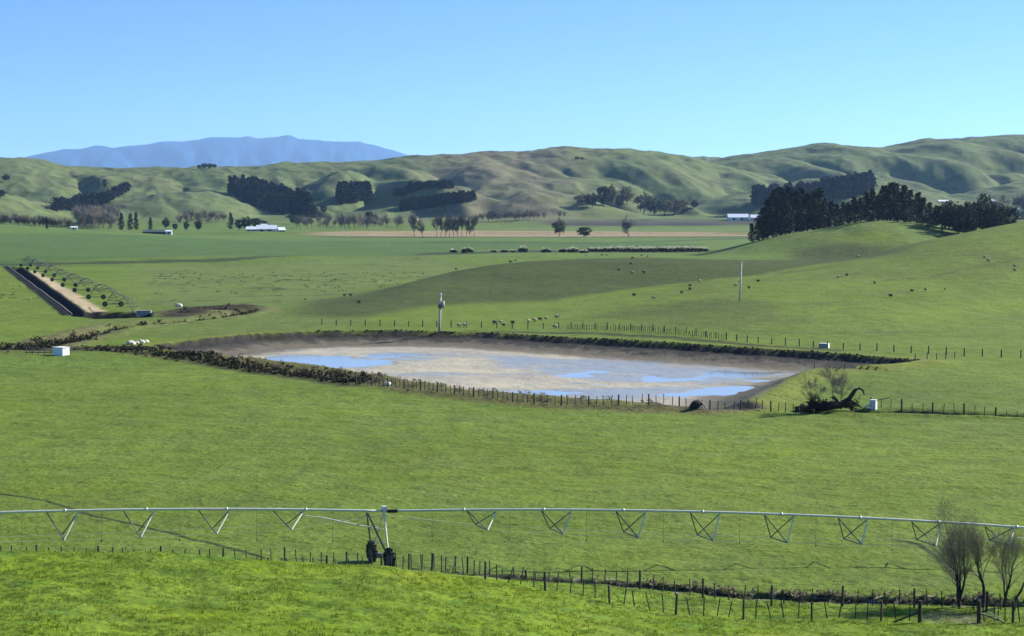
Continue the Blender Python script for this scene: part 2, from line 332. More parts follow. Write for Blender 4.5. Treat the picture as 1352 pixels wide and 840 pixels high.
    fband([(660,303.8),(1060,305.5),(1060,303.2),(660,301.5)], (.10, .14, .05), .8)
    fband([(700,292),(760,289.5),(860,288),(940,289),(1080,290),(1080,298),(930,298),(800,298.5),(720,297)], (.036, .030, .034), 1., 22)
    # rough, rushy mid field
    s = poly_sd(GP([(180,352),(560,346),(640,352),(470,392),(380,405),(180,405)]), x, y, 60)
    w = sstep(-10, 10, s); c = mixc(c, (.095, .125, .045), w * .5); c = mixc(c, (.045, .06, .025), w * sstep(.28, .42, fbm(x / 9, y / 12, 3, 98.)) * .8)
    for pts in ([(255,393),(340,391),(440,390),(520,388)], [(320,381),(360,380),(372,382)]):
        d = line_d(GP(pts), x, y, 20); c = mixc(c, (.035, .045, .02), sstep(2.6, 1.0, d + 1.5 * fbm(x / 6, y / 6, 2, 5.)) * .85)
    rd = random.Random(12)
    for k in range(34):
        px, py = rd.uniform(195, 600), 359 + abs(rd.gauss(0, 13))
        if px > 600 - (py - 359) * 5: continue
        w_ = rd.uniform(3, 22); d = line_d(GP([(px, py), (px + w_ * .5, py + rd.uniform(-.6, .6)), (px + w_, py)]), x, y, 12); c = mixc(c, (.032, .045, .014), sstep(2.2, .9, d + .8 * fbm(x / 3, y / 3, 2, 7.)) * .8); c = mixc(c, (.12, .15, .05), sstep(.9, .2, np.abs(d - 3.4)) * .5)
    for pts in ([(985,372),(1020,366),(1050,356)], [(860,405),(900,401),(960,396),(1010,399)], [(1000,438),(1100,440),(1250,438)], [(1150,372),(1230,366),(1352,340)]):
        d = line_d([hit(a, b, 300)[:2] for a, b in pts], x, y, 12); c = mixc(c, (.04, .052, .015), sstep(.9, .3, d + .5 * fbm(x / 4, y / 4, 2, 8.)) * .6)
    # stream banks
    d = line_d(STRM, x, y, 20); nb = fbm(x / 5, y / 6, 3, 101.)
    c = mixc(c, (.10, .085, .045), sstep(8.5, 4, d + 5 * nb) * .85); c = mixc(c, (.022, .02, .012), sstep(2.5, .8, d + 4 * nb))
    s = poly_sd(GP([(110,424),(180,418),(230,421),(330,412),(500,425),(430,438),(250,446),(160,447)]), x, y, 60); c = mixc(c, (.085, .115, .028), sstep(-6, 6, s) * .7)
    d = line_d(BANKD, x, y, 20); c = mixc(c, (.035, .03, .02), sstep(5.5, 2.5, d + 2 * nb))
    # channel and its dirt berm
    s = poly_sd(DIRT, x, y, 60); c = mixc(c, (.36, .29, .18), sstep(-1, 1.5, s + 1.6 * fbm(x / 5, y / 9, 3, 102.)))
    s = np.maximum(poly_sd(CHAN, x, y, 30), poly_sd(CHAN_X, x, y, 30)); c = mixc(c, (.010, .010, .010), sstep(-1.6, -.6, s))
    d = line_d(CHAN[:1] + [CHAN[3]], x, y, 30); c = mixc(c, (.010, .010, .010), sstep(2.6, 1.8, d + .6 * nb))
    # right hand ditch
    d = line_d(DITCH_R, x, y, 20); c = mixc(c, (.014, .013, .010), sstep(1.9, 1.1, d + .8 * fbm(x / 4, y / 4, 2, 103.)))
    d = line_d(GP([(112,461),(150,462),(200,466),(260,475),(330,486),(400,495),(480,507)]), x, y, 20); c = mixc(c, (.040, .040, .018), sstep(5.2, 3.0, d + 1.6 * nb) * .9)
    # pond
    sd = poly_sd(POND, x, y, 40); lb = line_d(LINE_BACK, x, y, 40); ne = fbm(x / 3, y / 3, 3, 104.)
    inside = sstep(-.6, .4, sd + .6 * ne)
    ring = sstep(-8, -2, sd + 2 * ne) * (1 - inside); c = mixc(c, (.12, .13, .025), ring * .6); bm_ = sstep(34, 20, x) * sstep(-6.5, -4, sd + 1.5 * ne) * (lb > 16) * (1 - sstep(3.0, 5, sd)); 
    mud = np.tile(np.array([.30, .275, .215]), (n, 1))
    mn = fbm(x / 16, y / 13, 5, 105.); mud = mixc(mud, (.24, .225, .19), sstep(-.1, .4, mn)); mud = mixc(mud, (.38, .335, .24), sstep(.1, .45, -mn) * .8)
    ws = .85 * sstep(.05, .3, fbm(x / 14, y / 9, 4, 109.5))
    for P in WET: ws = np.maximum(ws, sstep(-4, 5, poly_sd(P, x, y, 40) + 14 * fbm(x / 16, y / 10, 4, 106.)))
    mud = mixc(mud, (.235, .225, .19), ws * .85)
    near_edge = sstep(15, 6, sd + 3 * ne)
    eastmud = sstep(14, 26, x - 0 * y) * sstep(262, 246, y + .5 * (40 - x)) 
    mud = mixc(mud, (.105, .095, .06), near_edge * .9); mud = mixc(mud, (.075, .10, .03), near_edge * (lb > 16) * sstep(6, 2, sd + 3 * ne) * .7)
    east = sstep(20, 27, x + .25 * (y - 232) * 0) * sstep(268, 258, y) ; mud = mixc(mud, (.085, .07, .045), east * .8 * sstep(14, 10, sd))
    mud = mixc(mud, (.10, .085, .06), sstep(17, 10, lb + 2 * ne)); mud = mixc(mud, (.030, .026, .019), sstep(6.5, 3.6, lb + 3.2 * ne)); mud = mixc(mud, (.012, .010, .007), sstep(3.0, 1.8, lb + 1.8 * ne))  # back bank: dark soil, with its shade painted into the albedo
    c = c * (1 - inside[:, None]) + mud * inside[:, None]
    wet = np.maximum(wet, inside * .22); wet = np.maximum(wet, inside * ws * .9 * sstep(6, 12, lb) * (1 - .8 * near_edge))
    c = mixc(c, (.115, .108, .038), bm_ * .9); c = mixc(c, (.06, .06, .03), bm_ * sstep(.1, .4, fbm(x / 2.5, y / 2.5, 3, 112.)) * .8)
    s = poly_sd(OUTP, x, y, 20); c = mixc(c, (.07, .06, .04), sstep(-2.5, -1, s))
    # dark turf line along the bund behind the pond
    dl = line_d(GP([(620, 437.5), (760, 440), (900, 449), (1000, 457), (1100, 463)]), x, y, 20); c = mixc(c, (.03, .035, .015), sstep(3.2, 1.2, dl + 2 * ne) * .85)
    # wheel ruts of the irrigators
    for pts in ([(-60,644),(0,652),(60,661),(120,681),(180,694),(240,707),(300,723),(350,737)], [(1180,712),(1215,717),(1240,731),(1262,760)]):
        d = line_d(GP(pts), x, y, 10); c = mixc(c, (.028, .04, .014), sstep(.34, .14, d + .1 * ne))
    d = line_d(GP([(280,682),(370,640),(420,610)]), x, y, 10); c = mixc(c, (.05, .08, .02), sstep(.5, .1, d) * .35)
    # hills
    m = y > 1950
    if m.any():
        X = x[m]; Yv = y[m]; Z = z[m]; k = sstep(4, 14, Z)
        q = fbm(X / 260, Yv / 300, 4, 107.); r = fbm(X / 70, Yv / 110, 4, 108.)
        hc = np.tile(np.array([.086, .118, .044]), (len(X), 1))
        hc = mixc(hc, (.108, .138, .044), sstep(.0, .4, q) * .7); hc = mixc(hc, (.090, .098, .048), sstep(-.1, .45, r) * .6)
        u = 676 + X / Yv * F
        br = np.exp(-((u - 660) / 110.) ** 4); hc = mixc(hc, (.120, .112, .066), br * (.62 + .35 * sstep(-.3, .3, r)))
        hc = mixc(hc, (.042, .052, .030), sstep(.26, .40, fbm(X / 38, Yv / 60, 4, 109.)) * .8)
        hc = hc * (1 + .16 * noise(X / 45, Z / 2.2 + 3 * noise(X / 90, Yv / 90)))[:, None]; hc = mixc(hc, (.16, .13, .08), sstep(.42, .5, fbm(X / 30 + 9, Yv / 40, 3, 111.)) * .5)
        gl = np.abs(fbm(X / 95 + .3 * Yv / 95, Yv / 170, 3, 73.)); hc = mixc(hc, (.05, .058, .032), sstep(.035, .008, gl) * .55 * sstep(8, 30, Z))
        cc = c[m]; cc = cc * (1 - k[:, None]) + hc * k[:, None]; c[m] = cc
    return np.clip(c, .004, .9), wet

def HP(pts, Y0=1300.): return [hit(a, b, Y0)[:2] for a, b in pts]
def grid_mesh(name, U, Ys, mt):
    nx, ny = len(U), len(Ys)
    YY, UU = np.meshgrid(Ys, U, indexing='ij'); x = (UU * YY).ravel(); y = YY.ravel()
    if name == 'ground':
        YY2 = np.maximum(YY, 60); x = (UU * YY2).ravel()
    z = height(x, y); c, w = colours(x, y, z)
    me = bpy.data.meshes.new(name); co = np.stack([x, y, z], 1).astype(np.float32)
    me.vertices.add(len(co)); me.vertices.foreach_set('co', co.ravel())
    i = np.arange((ny - 1) * (nx - 1)); r_, c_ = i // (nx - 1), i % (nx - 1); a = r_ * nx + c_
    q = np.stack([a, a + 1, a + nx + 1, a + nx], 1).astype(np.int32)
    me.loops.add(q.size); me.loops.foreach_set('vertex_index', q.ravel()); me.polygons.add(len(q))
    me.polygons.foreach_set('loop_start', np.arange(0, q.size, 4, dtype=np.int32)); me.polygons.foreach_set('loop_total', np.full(len(q), 4, np.int32))
    me.update(calc_edges=True); me.polygons.foreach_set('use_smooth', np.ones(len(q), bool))
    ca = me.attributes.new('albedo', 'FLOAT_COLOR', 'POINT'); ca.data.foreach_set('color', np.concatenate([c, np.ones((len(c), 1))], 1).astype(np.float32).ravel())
    wa = me.attributes.new('wetness', 'FLOAT', 'POINT'); wa.data.foreach_set('value', w.astype(np.float32))
    me.materials.append(mt); o = bpy.data.objects.new(name, me); COL.objects.link(o); o['kind'] = 'structure'; return o
U = (np.concatenate([np.arange(-900, -260, 16), np.arange(-260, 1613, 1.8), np.arange(1616, 2260, 16)]) - CX) / F
inv = np.arange(0, 1); Ys = [-40, -20, 0, 15, 30, 45, 60, 68]
Y = 74.
while Y < 1400:
    Ys.append(Y); Y += max(.16, Y * Y / 59900 * .62)
Ys = np.array(Ys + [1400.])
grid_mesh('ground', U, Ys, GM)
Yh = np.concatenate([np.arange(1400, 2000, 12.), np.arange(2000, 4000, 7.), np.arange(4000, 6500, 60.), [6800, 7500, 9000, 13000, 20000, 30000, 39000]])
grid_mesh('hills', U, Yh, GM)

# distant mountain range
def mountains():
    pts = [(-60,232),(20,212),(45,205),(85,197.5),(105,197),(130,192.5),(150,195.5),(190,191),(222,186.5),(235,187),(260,184),(275,182.5),(290,181),(310,181.5),(330,180.5),(350,182),(372,179.5),(383,178.5),(395,184),(420,185),(440,187),(475,187),(490,191),(510,196),(530,202),(560,212),(620,235)]
    Y0 = 36000.; w = [W(a, b, Y0) for a, b in pts]; xs = [q[0] for q in w]; zs = [q[2] for q in w]
    gx = np.linspace(xs[0], xs[-1], 420); gy = np.linspace(Y0 - 4800, Y0 + 2600, 60)
    YY, XX = np.meshgrid(gy, gx, indexing='ij'); x = XX.ravel(); y = YY.ravel()
    t = np.abs(np.where(y < Y0, (Y0 - y) / 4800, (y - Y0) / 2600)); z0 = np.interp(x, xs, zs)
    n = 1 - 2.4 * np.abs(fbm(x / 1500 + y / 4500, y / 2700, 4, 120.))
    z = z0 * (.5 + .5 * np.cos(np.pi * np.clip(t * (1 + .5 * n), 0, 1))) + 48 * fbm(x / 270, y / 270, 3, 121.) * (1 - t)*.6 - 2
    me = bpy.data.meshes.new('mountains'); nx = 420
    f = [(r * nx + c, r * nx + c + 1, (r + 1) * nx + c + 1, (r + 1) * nx + c) for r in range(59) for c in range(nx - 1)]
    me.from_pydata(np.stack([x, y, z], 1).tolist(), [], f); me.polygons.foreach_set('use_smooth', [True] * len(f))
    m, nt, p = newmat('haze_blue_bush_and_snow'); N = nt.nodes; L = nt.links
    g = N.new('ShaderNodeNewGeometry'); sx = N.new('ShaderNodeSeparateXYZ'); L.new(g.outputs['Position'], sx.inputs[0])
    no = N.new('ShaderNodeTexNoise'); no.inputs['Scale'].default_value = .002; no.inputs['Detail'].default_value = 6; L.new(g.outputs['Position'], no.inputs['Vector'])
    ma = N.new('ShaderNodeMath'); ma.operation = 'MULTIPLY_ADD'; ma.inputs[1].default_value = 780; L.new(no.outputs['Fac'], ma.inputs[0]); L.new(sx.outputs['Z'], ma.inputs[2])
    mr = N.new('ShaderNodeMapRange'); mr.inputs[1].default_value = 1750; mr.inputs[2].default_value = 1850; L.new(ma.outputs[0], mr.inputs[0])
    mx = N.new('ShaderNodeMix'); mx.data_type = 'RGBA'; mx.inputs[6].default_value = (.02, .06, .13, 1); mx.inputs[7].default_value = (.45, .48, .55, 1); L.new(mr.outputs[0], mx.inputs[0])  # bush colour has the blue of distance haze mixed in
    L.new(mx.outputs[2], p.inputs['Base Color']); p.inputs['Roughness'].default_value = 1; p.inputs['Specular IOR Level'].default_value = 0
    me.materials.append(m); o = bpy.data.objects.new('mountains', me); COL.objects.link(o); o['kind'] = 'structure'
mountains()

# ------------------------------------------------------------------ mesh builder
class MB:
    def __init__(s): s.v = []; s.f = []
    def quad(s, *p):
        n = len(s.v); s.v += [tuple(q) for q in p]; s.f.append(tuple(range(n, n + len(p))))
    def box(s, c, d, rz=0., top=1., rx=0.):
        n = len(s.v); ca, sa = math.cos(rz), math.sin(rz)
        for k in (-1, 1):
            for i, j in ((-1, -1), (1, -1), (1, 1), (-1, 1)):
                f = top if k > 0 else 1.
                x, y, z = i * d[0] / 2 * f, j * d[1] / 2 * f, k * d[2] / 2
                y, z = y * math.cos(rx) - z * math.sin(rx), y * math.sin(rx) + z * math.cos(rx)
                s.v.append((c[0] + x * ca - y * sa, c[1] + x * sa + y * ca, c[2] + z))
        for q in ((0, 3, 2, 1), (4, 5, 6, 7), (0, 1, 5, 4), (1, 2, 6, 5), (2, 3, 7, 6), (3, 0, 4, 7)): s.f.append(tuple(n + t for t in q))
    def tube(s, pts, rad, n=6, cap=True):
        pts = [Vector(p) for p in pts]; rings = []
        if not hasattr(rad, '__len__'): rad = [rad] * len(pts)
        up = None
        for i, p in enumerate(pts):
            t = (pts[min(i + 1, len(pts) - 1)] - pts[max(i - 1, 0)])
            t = t.normalized() if t.length > 1e-9 else Vector((0, 0, 1))
            if up is None: up = Vector((1, 0, 0)) if abs(t.x) < .9 else Vector((0, 1, 0))
            a = t.cross(up); a = a.normalized() if a.length > 1e-6 else Vector((1, 0, 0)); b = t.cross(a); up = -b if False else up
            k = len(s.v)
            for j in range(n):
                th = 2 * math.pi * j / n; s.v.append(tuple(p + (a * math.cos(th) + b * math.sin(th)) * rad[i]))
            rings.append(k)
        for i in range(len(rings) - 1):
            for j in range(n):
                s.f.append((rings[i] + j, rings[i] + (j + 1) % n, rings[i + 1] + (j + 1) % n, rings[i + 1] + j))
        if cap: s.f.append(tuple(rings[0] + j for j in range(n))[::-1]); s.f.append(tuple(rings[-1] + j for j in range(n)))
    def leaves(s, c, r, n, size, flat=1.):
        """n leaf-clump faces scattered through an ellipsoid at c"""
        c = np.array(c); r = np.array(r if hasattr(r, '__len__') else (r, r, r), float)
        d = rng.normal(size=(n, 3)); d /= np.linalg.norm(d, axis=1)[:, None]; q = c + d * r * (rng.random((n, 1)) ** .45)
        a = rng.normal(size=(n, 3)); a /= np.linalg.norm(a, axis=1)[:, None]; b = np.cross(a, rng.normal(size=(n, 3))); b /= np.linalg.norm(b, axis=1)[:, None]
        sz = size * (.5 + rng.random((n, 1))); a *= sz; b *= sz * .7
        k = len(s.v); P = np.stack([q - a, q - b * .8, q + a, q + b], 1).reshape(-1, 3); s.v += P.tolist()
        s.f += [(k + 4 * i, k + 4 * i + 1, k + 4 * i + 2, k + 4 * i + 3) for i in range(n)]
    def mesh(s, name, m, smooth=False):
        me = bpy.data.meshes.new(name); me.from_pydata([tuple(p) for p in s.v], [], s.f); me.materials.append(m)
        if smooth: me.polygons.foreach_set('use_smooth', [True] * len(me.polygons))
        me.update(); return me
    def build(s, name, m, parent=None, smooth=False):
        o = bpy.data.objects.new(name, s.mesh(name, m, smooth)); COL.objects.link(o)
        if parent: o.parent = parent
        return o
def tag(o, label, cat, group=None, kind=None):
    if label: o['label'] = label
    if cat: o['category'] = cat
    if group: o['group'] = group
    if kind: o['kind'] = kind
    return o
def empty(name, loc=(0, 0, 0), rz=0., label=None, cat=None, group=None):
    o = bpy.data.objects.new(name, None); o.empty_display_size = .5; COL.objects.link(o); o.location = loc; o.rotation_euler = (0, 0, rz); return tag(o, label, cat, group)
def copy_tree(o, parent=None):
    c = o.copy(); COL.objects.link(c)
    if parent: c.parent = parent
    for ch in list(o.children): copy_tree(ch, c)
    return c
def place(t, loc, rz=0., s=1., label=None, group=None):
    t.location = loc; t.rotation_euler = (0, 0, rz); t.scale = s if hasattr(s, '__len__') else (s, s, s)
    if label: t['label'] = label
    if group: t['group'] = group
    return t
class Proto:
    """first use hands out the original, later uses a copy"""
    def __init__(s, mk): s.mk = mk; s.o = None
    def get(s):
        if s.o is None: s.o = s.mk(); return s.o
        return copy_tree(s.o)
ORD = ['leftmost', 'second', 'third', 'fourth', 'fifth', 'sixth', 'seventh', 'eighth', 'ninth', 'tenth', 'eleventh', 'twelfth', 'thirteenth', 'fourteenth', 'fifteenth', 'sixteenth', 'seventeenth', 'eighteenth', 'nineteenth', 'twentieth', 'twenty-first', 'twenty-second', 'twenty-third', 'twenty-fourth', 'twenty-fifth']
def ordl(i): return 'leftmost' if i == 0 else ORD[i] + ' from left'

# ------------------------------------------------------------------ trees
def pine_mesh(h, r, n, q, size, seed, mt, taper=.88):
    """radiata type: ragged, many layered clumps"""
    global rng; rng = np.random.default_rng(seed); rd = random.Random(seed)
    tr = MB(); lean = rd.uniform(-.03, .03) * h; tr.tube([(0, 0, -1), (lean * .3, 0, h * .4), (lean, 0, h * .93)], [h * .018, h * .013, h * .003], 6)
    cr = MB()
    for k in range(n):
        t = (k + .5) / n; zz = h * (.05 + .93 * t ** .9)
        rr = r * (1 - t ** 1.6 * taper) * (.55 + .45 * math.sin(min(1, t * 3.5) * 1.57)) * rd.uniform(.55, 1.1)
        a = rd.uniform(0, 6.283); d = rr * rd.uniform(.45, 1.)
        c = (math.cos(a) * d + lean * t, math.sin(a) * d, zz); s_ = r * rd.uniform(.22, .40) * (1.15 - .5 * t)
        tr.tube([(lean * t, 0, zz - s_ * .8), c], [h * .004, h * .0015], 3, False)
        cr.leaves(c, (s_ * 1.25, s_ * 1.25, s_ * .8), q, size)
    cr.leaves((lean, 0, h * .96), (r * .12, r * .12, h * .05), q, size * .8)
    return tr, cr
def pine_proto(name, h, r, n, q, size, seed, mt='pine'):
    def mk():
        tr, cr = pine_mesh(h, r, n, q, size, seed, mt); e = empty(name, label='pine', cat='tree'); tr.build('trunk', M['barkd'], e); cr.build('crown', M[mt], e); return e
    return Proto(mk)
PINES = [pine_proto('pine_tree', 25, 5.2 + .8 * (k % 3), 90, 34, .42, 100 + k) for k in range(5)]
def round_mesh(h, r, n, q, size, seed, base=.15):
    global rng; rng = np.random.default_rng(seed); rd = random.Random(seed)
    tr = MB(); tr.tube([(0, 0, -1), (.02 * h, 0, h * .3), (0, 0, h * .6)], [h * .03, h * .02, h * .008], 6); cr = MB()
    for k in range(n):
        u = rd.uniform(-1, 1); a = rd.uniform(0, 6.283); w = math.sqrt(1 - u * u); d = rd.uniform(.5, .92)
        c = (math.cos(a) * w * r * d, math.sin(a) * w * r * d, h * (base + (1 - base) * .5) + u * h * (1 - base) * .5 * d); s_ = r * rd.uniform(.2, .36)
        tr.tube([(0, 0, h * .28), (c[0] * .5, c[1] * .5, c[2] * .6 + h * .1), c], [h * .009, h * .005, h * .002], 3, False)
        cr.leaves(c, (s_ * 1.1, s_ * 1.1, s_ * .8), q, size)
    return tr, cr
def round_proto(name, h, r, n, q, size, seed, mt):
    def mk():
        tr, cr = round_mesh(h, r, n, q, size, seed); e = empty(name, label='tree', cat='tree'); tr.build('trunk', M['bark'], e); cr.build('crown', M[mt], e); return e
    return Proto(mk)
ROUND = [round_proto('broadleaf_tree', 12, 6, 60, 24, .5, 200 + k, 'bush') for k in range(2)]
OLIVE = [round_proto('willow_tree', 12, 6, 60, 24, .45, 210 + k, 'willow') for k in range(2)]

def bare_tree(h, spread, levels, seed, r0, upright=.6, minr=.008, kids=(3, 5), sides=5, forks=None, twlen=1., kids0=0, L0=.42):
    """recursive branching, returns (trunk MB, twigs MB)"""
    rd = random.Random(seed); T = MB(); B = MB()
    def grow(p, d, L, r, lv):
        n = (9 if kids0 else 4) if lv < 2 else 3; pts = [p.copy()]; rad = [r]; q = p.copy(); dd = d.copy()
        for i in range(n):
            dd = (dd + Vector((rd.gauss(0, .11), rd.gauss(0, .11), rd.gauss(0, .05) + .05 * upright))).normalized()
            q = q + dd * L / n; pts.append(q.copy()); rad.append(max(minr * .5, r * (1 - .62 * (i + 1) / n)))
        (T if lv == 0 else B).tube(pts, rad, sides if lv < 2 else 3, lv < 2)
        if lv >= levels: return
        k = kids0 if (lv == 0 and kids0) else rd.randint(*kids) + (1 if lv == 0 else 0)
        for i in range(k):
            t = rd.uniform(.30 if lv == 0 else .2, 1.); j = min(n - 1, int(t * n)); b = pts[j].lerp(pts[j + 1], t * n - j if t * n - j < 1 else 1)
            ax = Vector((rd.gauss(0, 1), rd.gauss(0, 1), rd.gauss(0, .35))); ax = (ax - ax.dot(dd) * dd).normalized()
            nd = (dd * (1 - spread * rd.uniform(.5, 1)) + ax * spread * rd.uniform(.6, 1.15) + Vector((0, 0, upright * .35))).normalized()
            grow(b, nd, L * (rd.uniform(.3, .5) * (1.25 - .5 * t) if kids0 and lv == 0 else rd.uniform(.5, .78)) * (twlen if lv > 1 else 1), max(minr, rad[j] * rd.uniform(.4, .6)), lv + 1)
        grow(pts[-1], dd, L * (.35 if kids0 and lv == 0 else rd.uniform(.6, .8)), max(minr, rad[-1]), lv + 1)
    if forks is None: forks = [((0, 0, -.3), (0, 0, 1), 1., 1.)]
    for fp, fd, fl, fr in forks: grow(Vector(fp), Vector(fd).normalized(), h * L0 * fl, r0 * fr, 0)
    return T, B
def bare_proto(name, h, spread, levels, seed, r0, tw, **kw):
    def mk():
        T, B = bare_tree(h, spread, levels, seed, r0, **kw); e = empty(name, label='tree', cat='tree'); T.build('trunk', M['bark'], e); B.build('crown', M[tw], e); return e
    return Proto(mk)
BARE = [bare_proto('bare_tree', 20, .42, 4, 300 + k, .30, 'twigf', minr=.042, kids=(5, 6), sides=4) for k in range(3)]
BARER = [bare_proto('bare_tree', 12, .65, 4, 320 + k, .3, 'twigf', minr=.06, kids=(4, 6), sides=4, upright=.3) for k in range(2)]

def height_at(px, top, Y, loc): return W(px, top, Y)[2] - loc[2]

# grove of dark pines on the knoll (px, top pixel, Y)
grove1 = [(992,296,925),(1001,290,915),(1006,275,940),(1013,262,925),(1020,250,945),(1029,249,930),(1036,256,920),(1042,247,950),(1050,252,925),(1058,248,950),(1065,255,930),(1073,253,950),(1080,249,935),(1087,262,945),(1096,266,930),(1104,270,945),(1112,268,935)]
for i, (px, top, Yv) in enumerate(grove1):
    loc = at(px, Yv); hh = height_at(px, top - 1, Yv, loc)
    t = PINES[i % 5].get(); s = hh / 25; w = min(1.25, max(.62, 1.0 / max(s, .3) * .95)) * s
    place(t, loc, i * 1.7, (w, w, s), 'dark pine, ' + ordl(i) + ' at the left end of the knoll grove', 'dark pines crowding the left end of the knoll')
grove2 = [(1118,268,915),(1127,261,925),(1135,262,905),(1143,254,920),(1151,250,930),(1158,258,900),(1165,246,920),(1174,242,915),(1183,243,925),(1192,245,905),(1200,252,915),(1209,255,925),(1216,262,895),(1226,268,885),(1234,272,900)]
for i, (px, top, Yv) in enumerate(grove2):
    loc = at(px, Yv); hh = height_at(px, top - 1, Yv, loc)
    t = PINES[(i * 3 + 1) % 5].get(); s = hh / 25; w = min(1.3, max(.7, 1.0 / max(s, .3) * .95)) * s
    place(t, loc, i * 2.3, (w, w, s), 'dark pine, ' + ordl(i) + ' in the middle stand of the knoll', 'dark pines along the middle of the knoll ridge')
grove3 = [(1242,274,880),(1252,271,895),(1262,273,880),(1272,272,870),(1286,270,885),(1296,262,905),(1305,272,880),(1313,276,870),(1326,275,900)]
for i, (px, top, Yv) in enumerate(grove3):
    loc = at(px, Yv); hh = max(6., height_at(px, top - 5, Yv, loc))
    t = ROUND[i % 2].get(); s = hh / 12; w = 1.05
    place(t, loc, i * 2.3, (w, w, s), 'rounded dark tree, ' + ordl(i) + ' where hillside meets grove', 'rounded dark trees at the right end of the grove')

# three rounded trees by the tan strip, and other lone trees (px, base, top, kind)
def lone(px, base, top, proto, h0, r0, wpx, label, group=None, rz=0., Yv=None):
    loc = hit(px, base, 300) if Yv is None else at(px, Yv)
    hh = (base - top) / F * loc[1]; ww = wpx / F * loc[1] / 2
    return place(proto.get(), loc, rz, (ww / r0, ww / r0, hh / h0), label, group)
lone(738, 313, 289, OLIVE[0], 12, 6, 19, 'tallest and palest olive tree beside the tan field strip', 'three rounded trees on the field edge')
lone(771, 313.5, 299, ROUND[0], 12, 6, 21, 'small dark round tree between two paler ones on the field edge', 'three rounded trees on the field edge')
lone(830, 312.5, 291, BARER[0], 10, 5.5, 28, 'wide brownish bare tree right of the small dark round tree', 'three rounded trees on the field edge')
for i, px in enumerate([547, 558, 577, 582, 588, 593, 599, 604, 610, 616, 621, 626]):
    lone(px, 313.5, 284 + (i * 7 % 4), BARE[i % 3], 20, 6., 15, 'tall bare grey tree in the row on the brown strip, ' + ordl(i), 'row of bare trees on the brown strip', i * 1.3)
for i, (px, b, tp, w) in enumerate([(62, 303, 286, 5), (160, 304, 281, 10), (172, 304, 282, 9), (180, 304, 280, 9), (199, 304, 287, 8), (219, 303, 287, 10), (231, 304, 295, 8), (246, 305, 292, 8), (262, 305, 291, 11)]):
    lone(px, b, tp, PINES[i % 5] if i < 5 else ROUND[i % 2], 25 if i < 5 else 12, 5.5 if i < 5 else 6, w, ['narrow dark poplar beside the brown brush at far left', 'left tree of the dark trio right of the pale bare wood', 'middle tree of the dark trio right of the pale bare wood', 'right tree of the dark trio right of the pale bare wood', 'slim dark tree above the long low shed', 'dark tree with a gap under its crown right of the slim one', 'smallest bushy tree beside the white shed end', 'low dark tree left of a wider one near the white roofs', 'wide low dark tree left of the white farmhouse roofs'][i], 'dark trees scattered along the hill foot', i)
lone(305, 303, 281, PINES[2], 25, 5.5, 9, 'pointed conifer standing left of the white farm roofs')
for i, (px, b, tp, w) in enumerate([(315, 304, 289, 12), (326, 304, 286, 16), (338, 302, 287, 15), (348, 301, 291, 14), (388, 296, 284, 14), (414, 287, 268, 10), (427, 282, 270, 10)]):
    lone(px, b, tp, ROUND[i % 2], 12, 6, w, 'dark shelter tree behind the white farm roofs, ' + ordl(i) + ' of the line', 'dark shelter trees behind the white farm roofs', i)
for i, (px, b, tp, w) in enumerate([(487, 298, 278, 13), (495, 299, 283, 12)]):
    lone(px, b, tp, ROUND[i % 2], 12, 6, w, ['taller dark tree of a pair above the tan strip', 'shorter dark tree of a pair above the tan strip'][i], 'pair of dark trees above the tan strip', i)
fl = [(768, 272, 256, 22, OLIVE, 'low olive tree at the left of the hill foot clump'), (782, 274, 255, 20, ROUND, 'dark tree second in the hill foot clump'), (797, 274, 244, 20, ROUND, 'tallest dark tree in the middle of the hill foot clump'), (808, 274, 243, 16, OLIVE, 'greyish round crowned tree just right of the tallest'), (818, 275, 256, 16, ROUND, 'dark low tree near the clump right side'), (828, 270, 246, 22, OLIVE, 'pale round headed tree ending the clump on its right'),
      (850, 283, 254, 26, OLIVE, 'tallest olive bush at the left of the lower thicket'), (864, 285, 259, 26, ROUND, 'second rounded bush of the lower thicket'), (878, 285, 261, 26, OLIVE, 'middle rounded bush of the lower thicket'), (891, 284, 261, 26, OLIVE, 'fourth rounded bush of the lower thicket'), (902, 281, 261, 20, OLIVE, 'last bush at the right of the lower thicket'), (917, 276, 264, 12, ROUND, 'small dark bush right of the thicket beside a fence line')]
for i, (px, b, tp, w, pr, lb) in enumerate(fl): lone(px, b, tp, pr[i % 2], 12, 6, w, lb, 'trees in two clumps at the hill foot', i * 1.1)
for i, (px, b, tp, w) in enumerate([(263, 222.5, 217.5, 7), (270, 222, 215.5, 9), (277, 222, 215.5, 9), (283, 221.5, 216.5, 7)]):
    lone(px, b + .8, tp, ROUND[i % 2], 12, 6, w, 'tiny dark tree on the skyline below the blue mountains, ' + ordl(i), 'skyline trees on the left ridge', i)
for i, (px, b, tp, w) in enumerate([(138, 249, 236, 7), (762, 211, 207, 8), (769, 211, 208, 6), (8, 240, 230, 12), (2, 262, 250, 12)]):
    lone(px, b, tp, ROUND[i % 2], 12, 6, w, ['lone dark tree high on the left hillside above the clump', 'larger of two tiny bushes high on the centre hill', 'smaller of two tiny bushes high on the centre hill', 'upper dark bush on the slope at the left edge', 'lower dark bush on the slope at the left edge'][i], None, i)
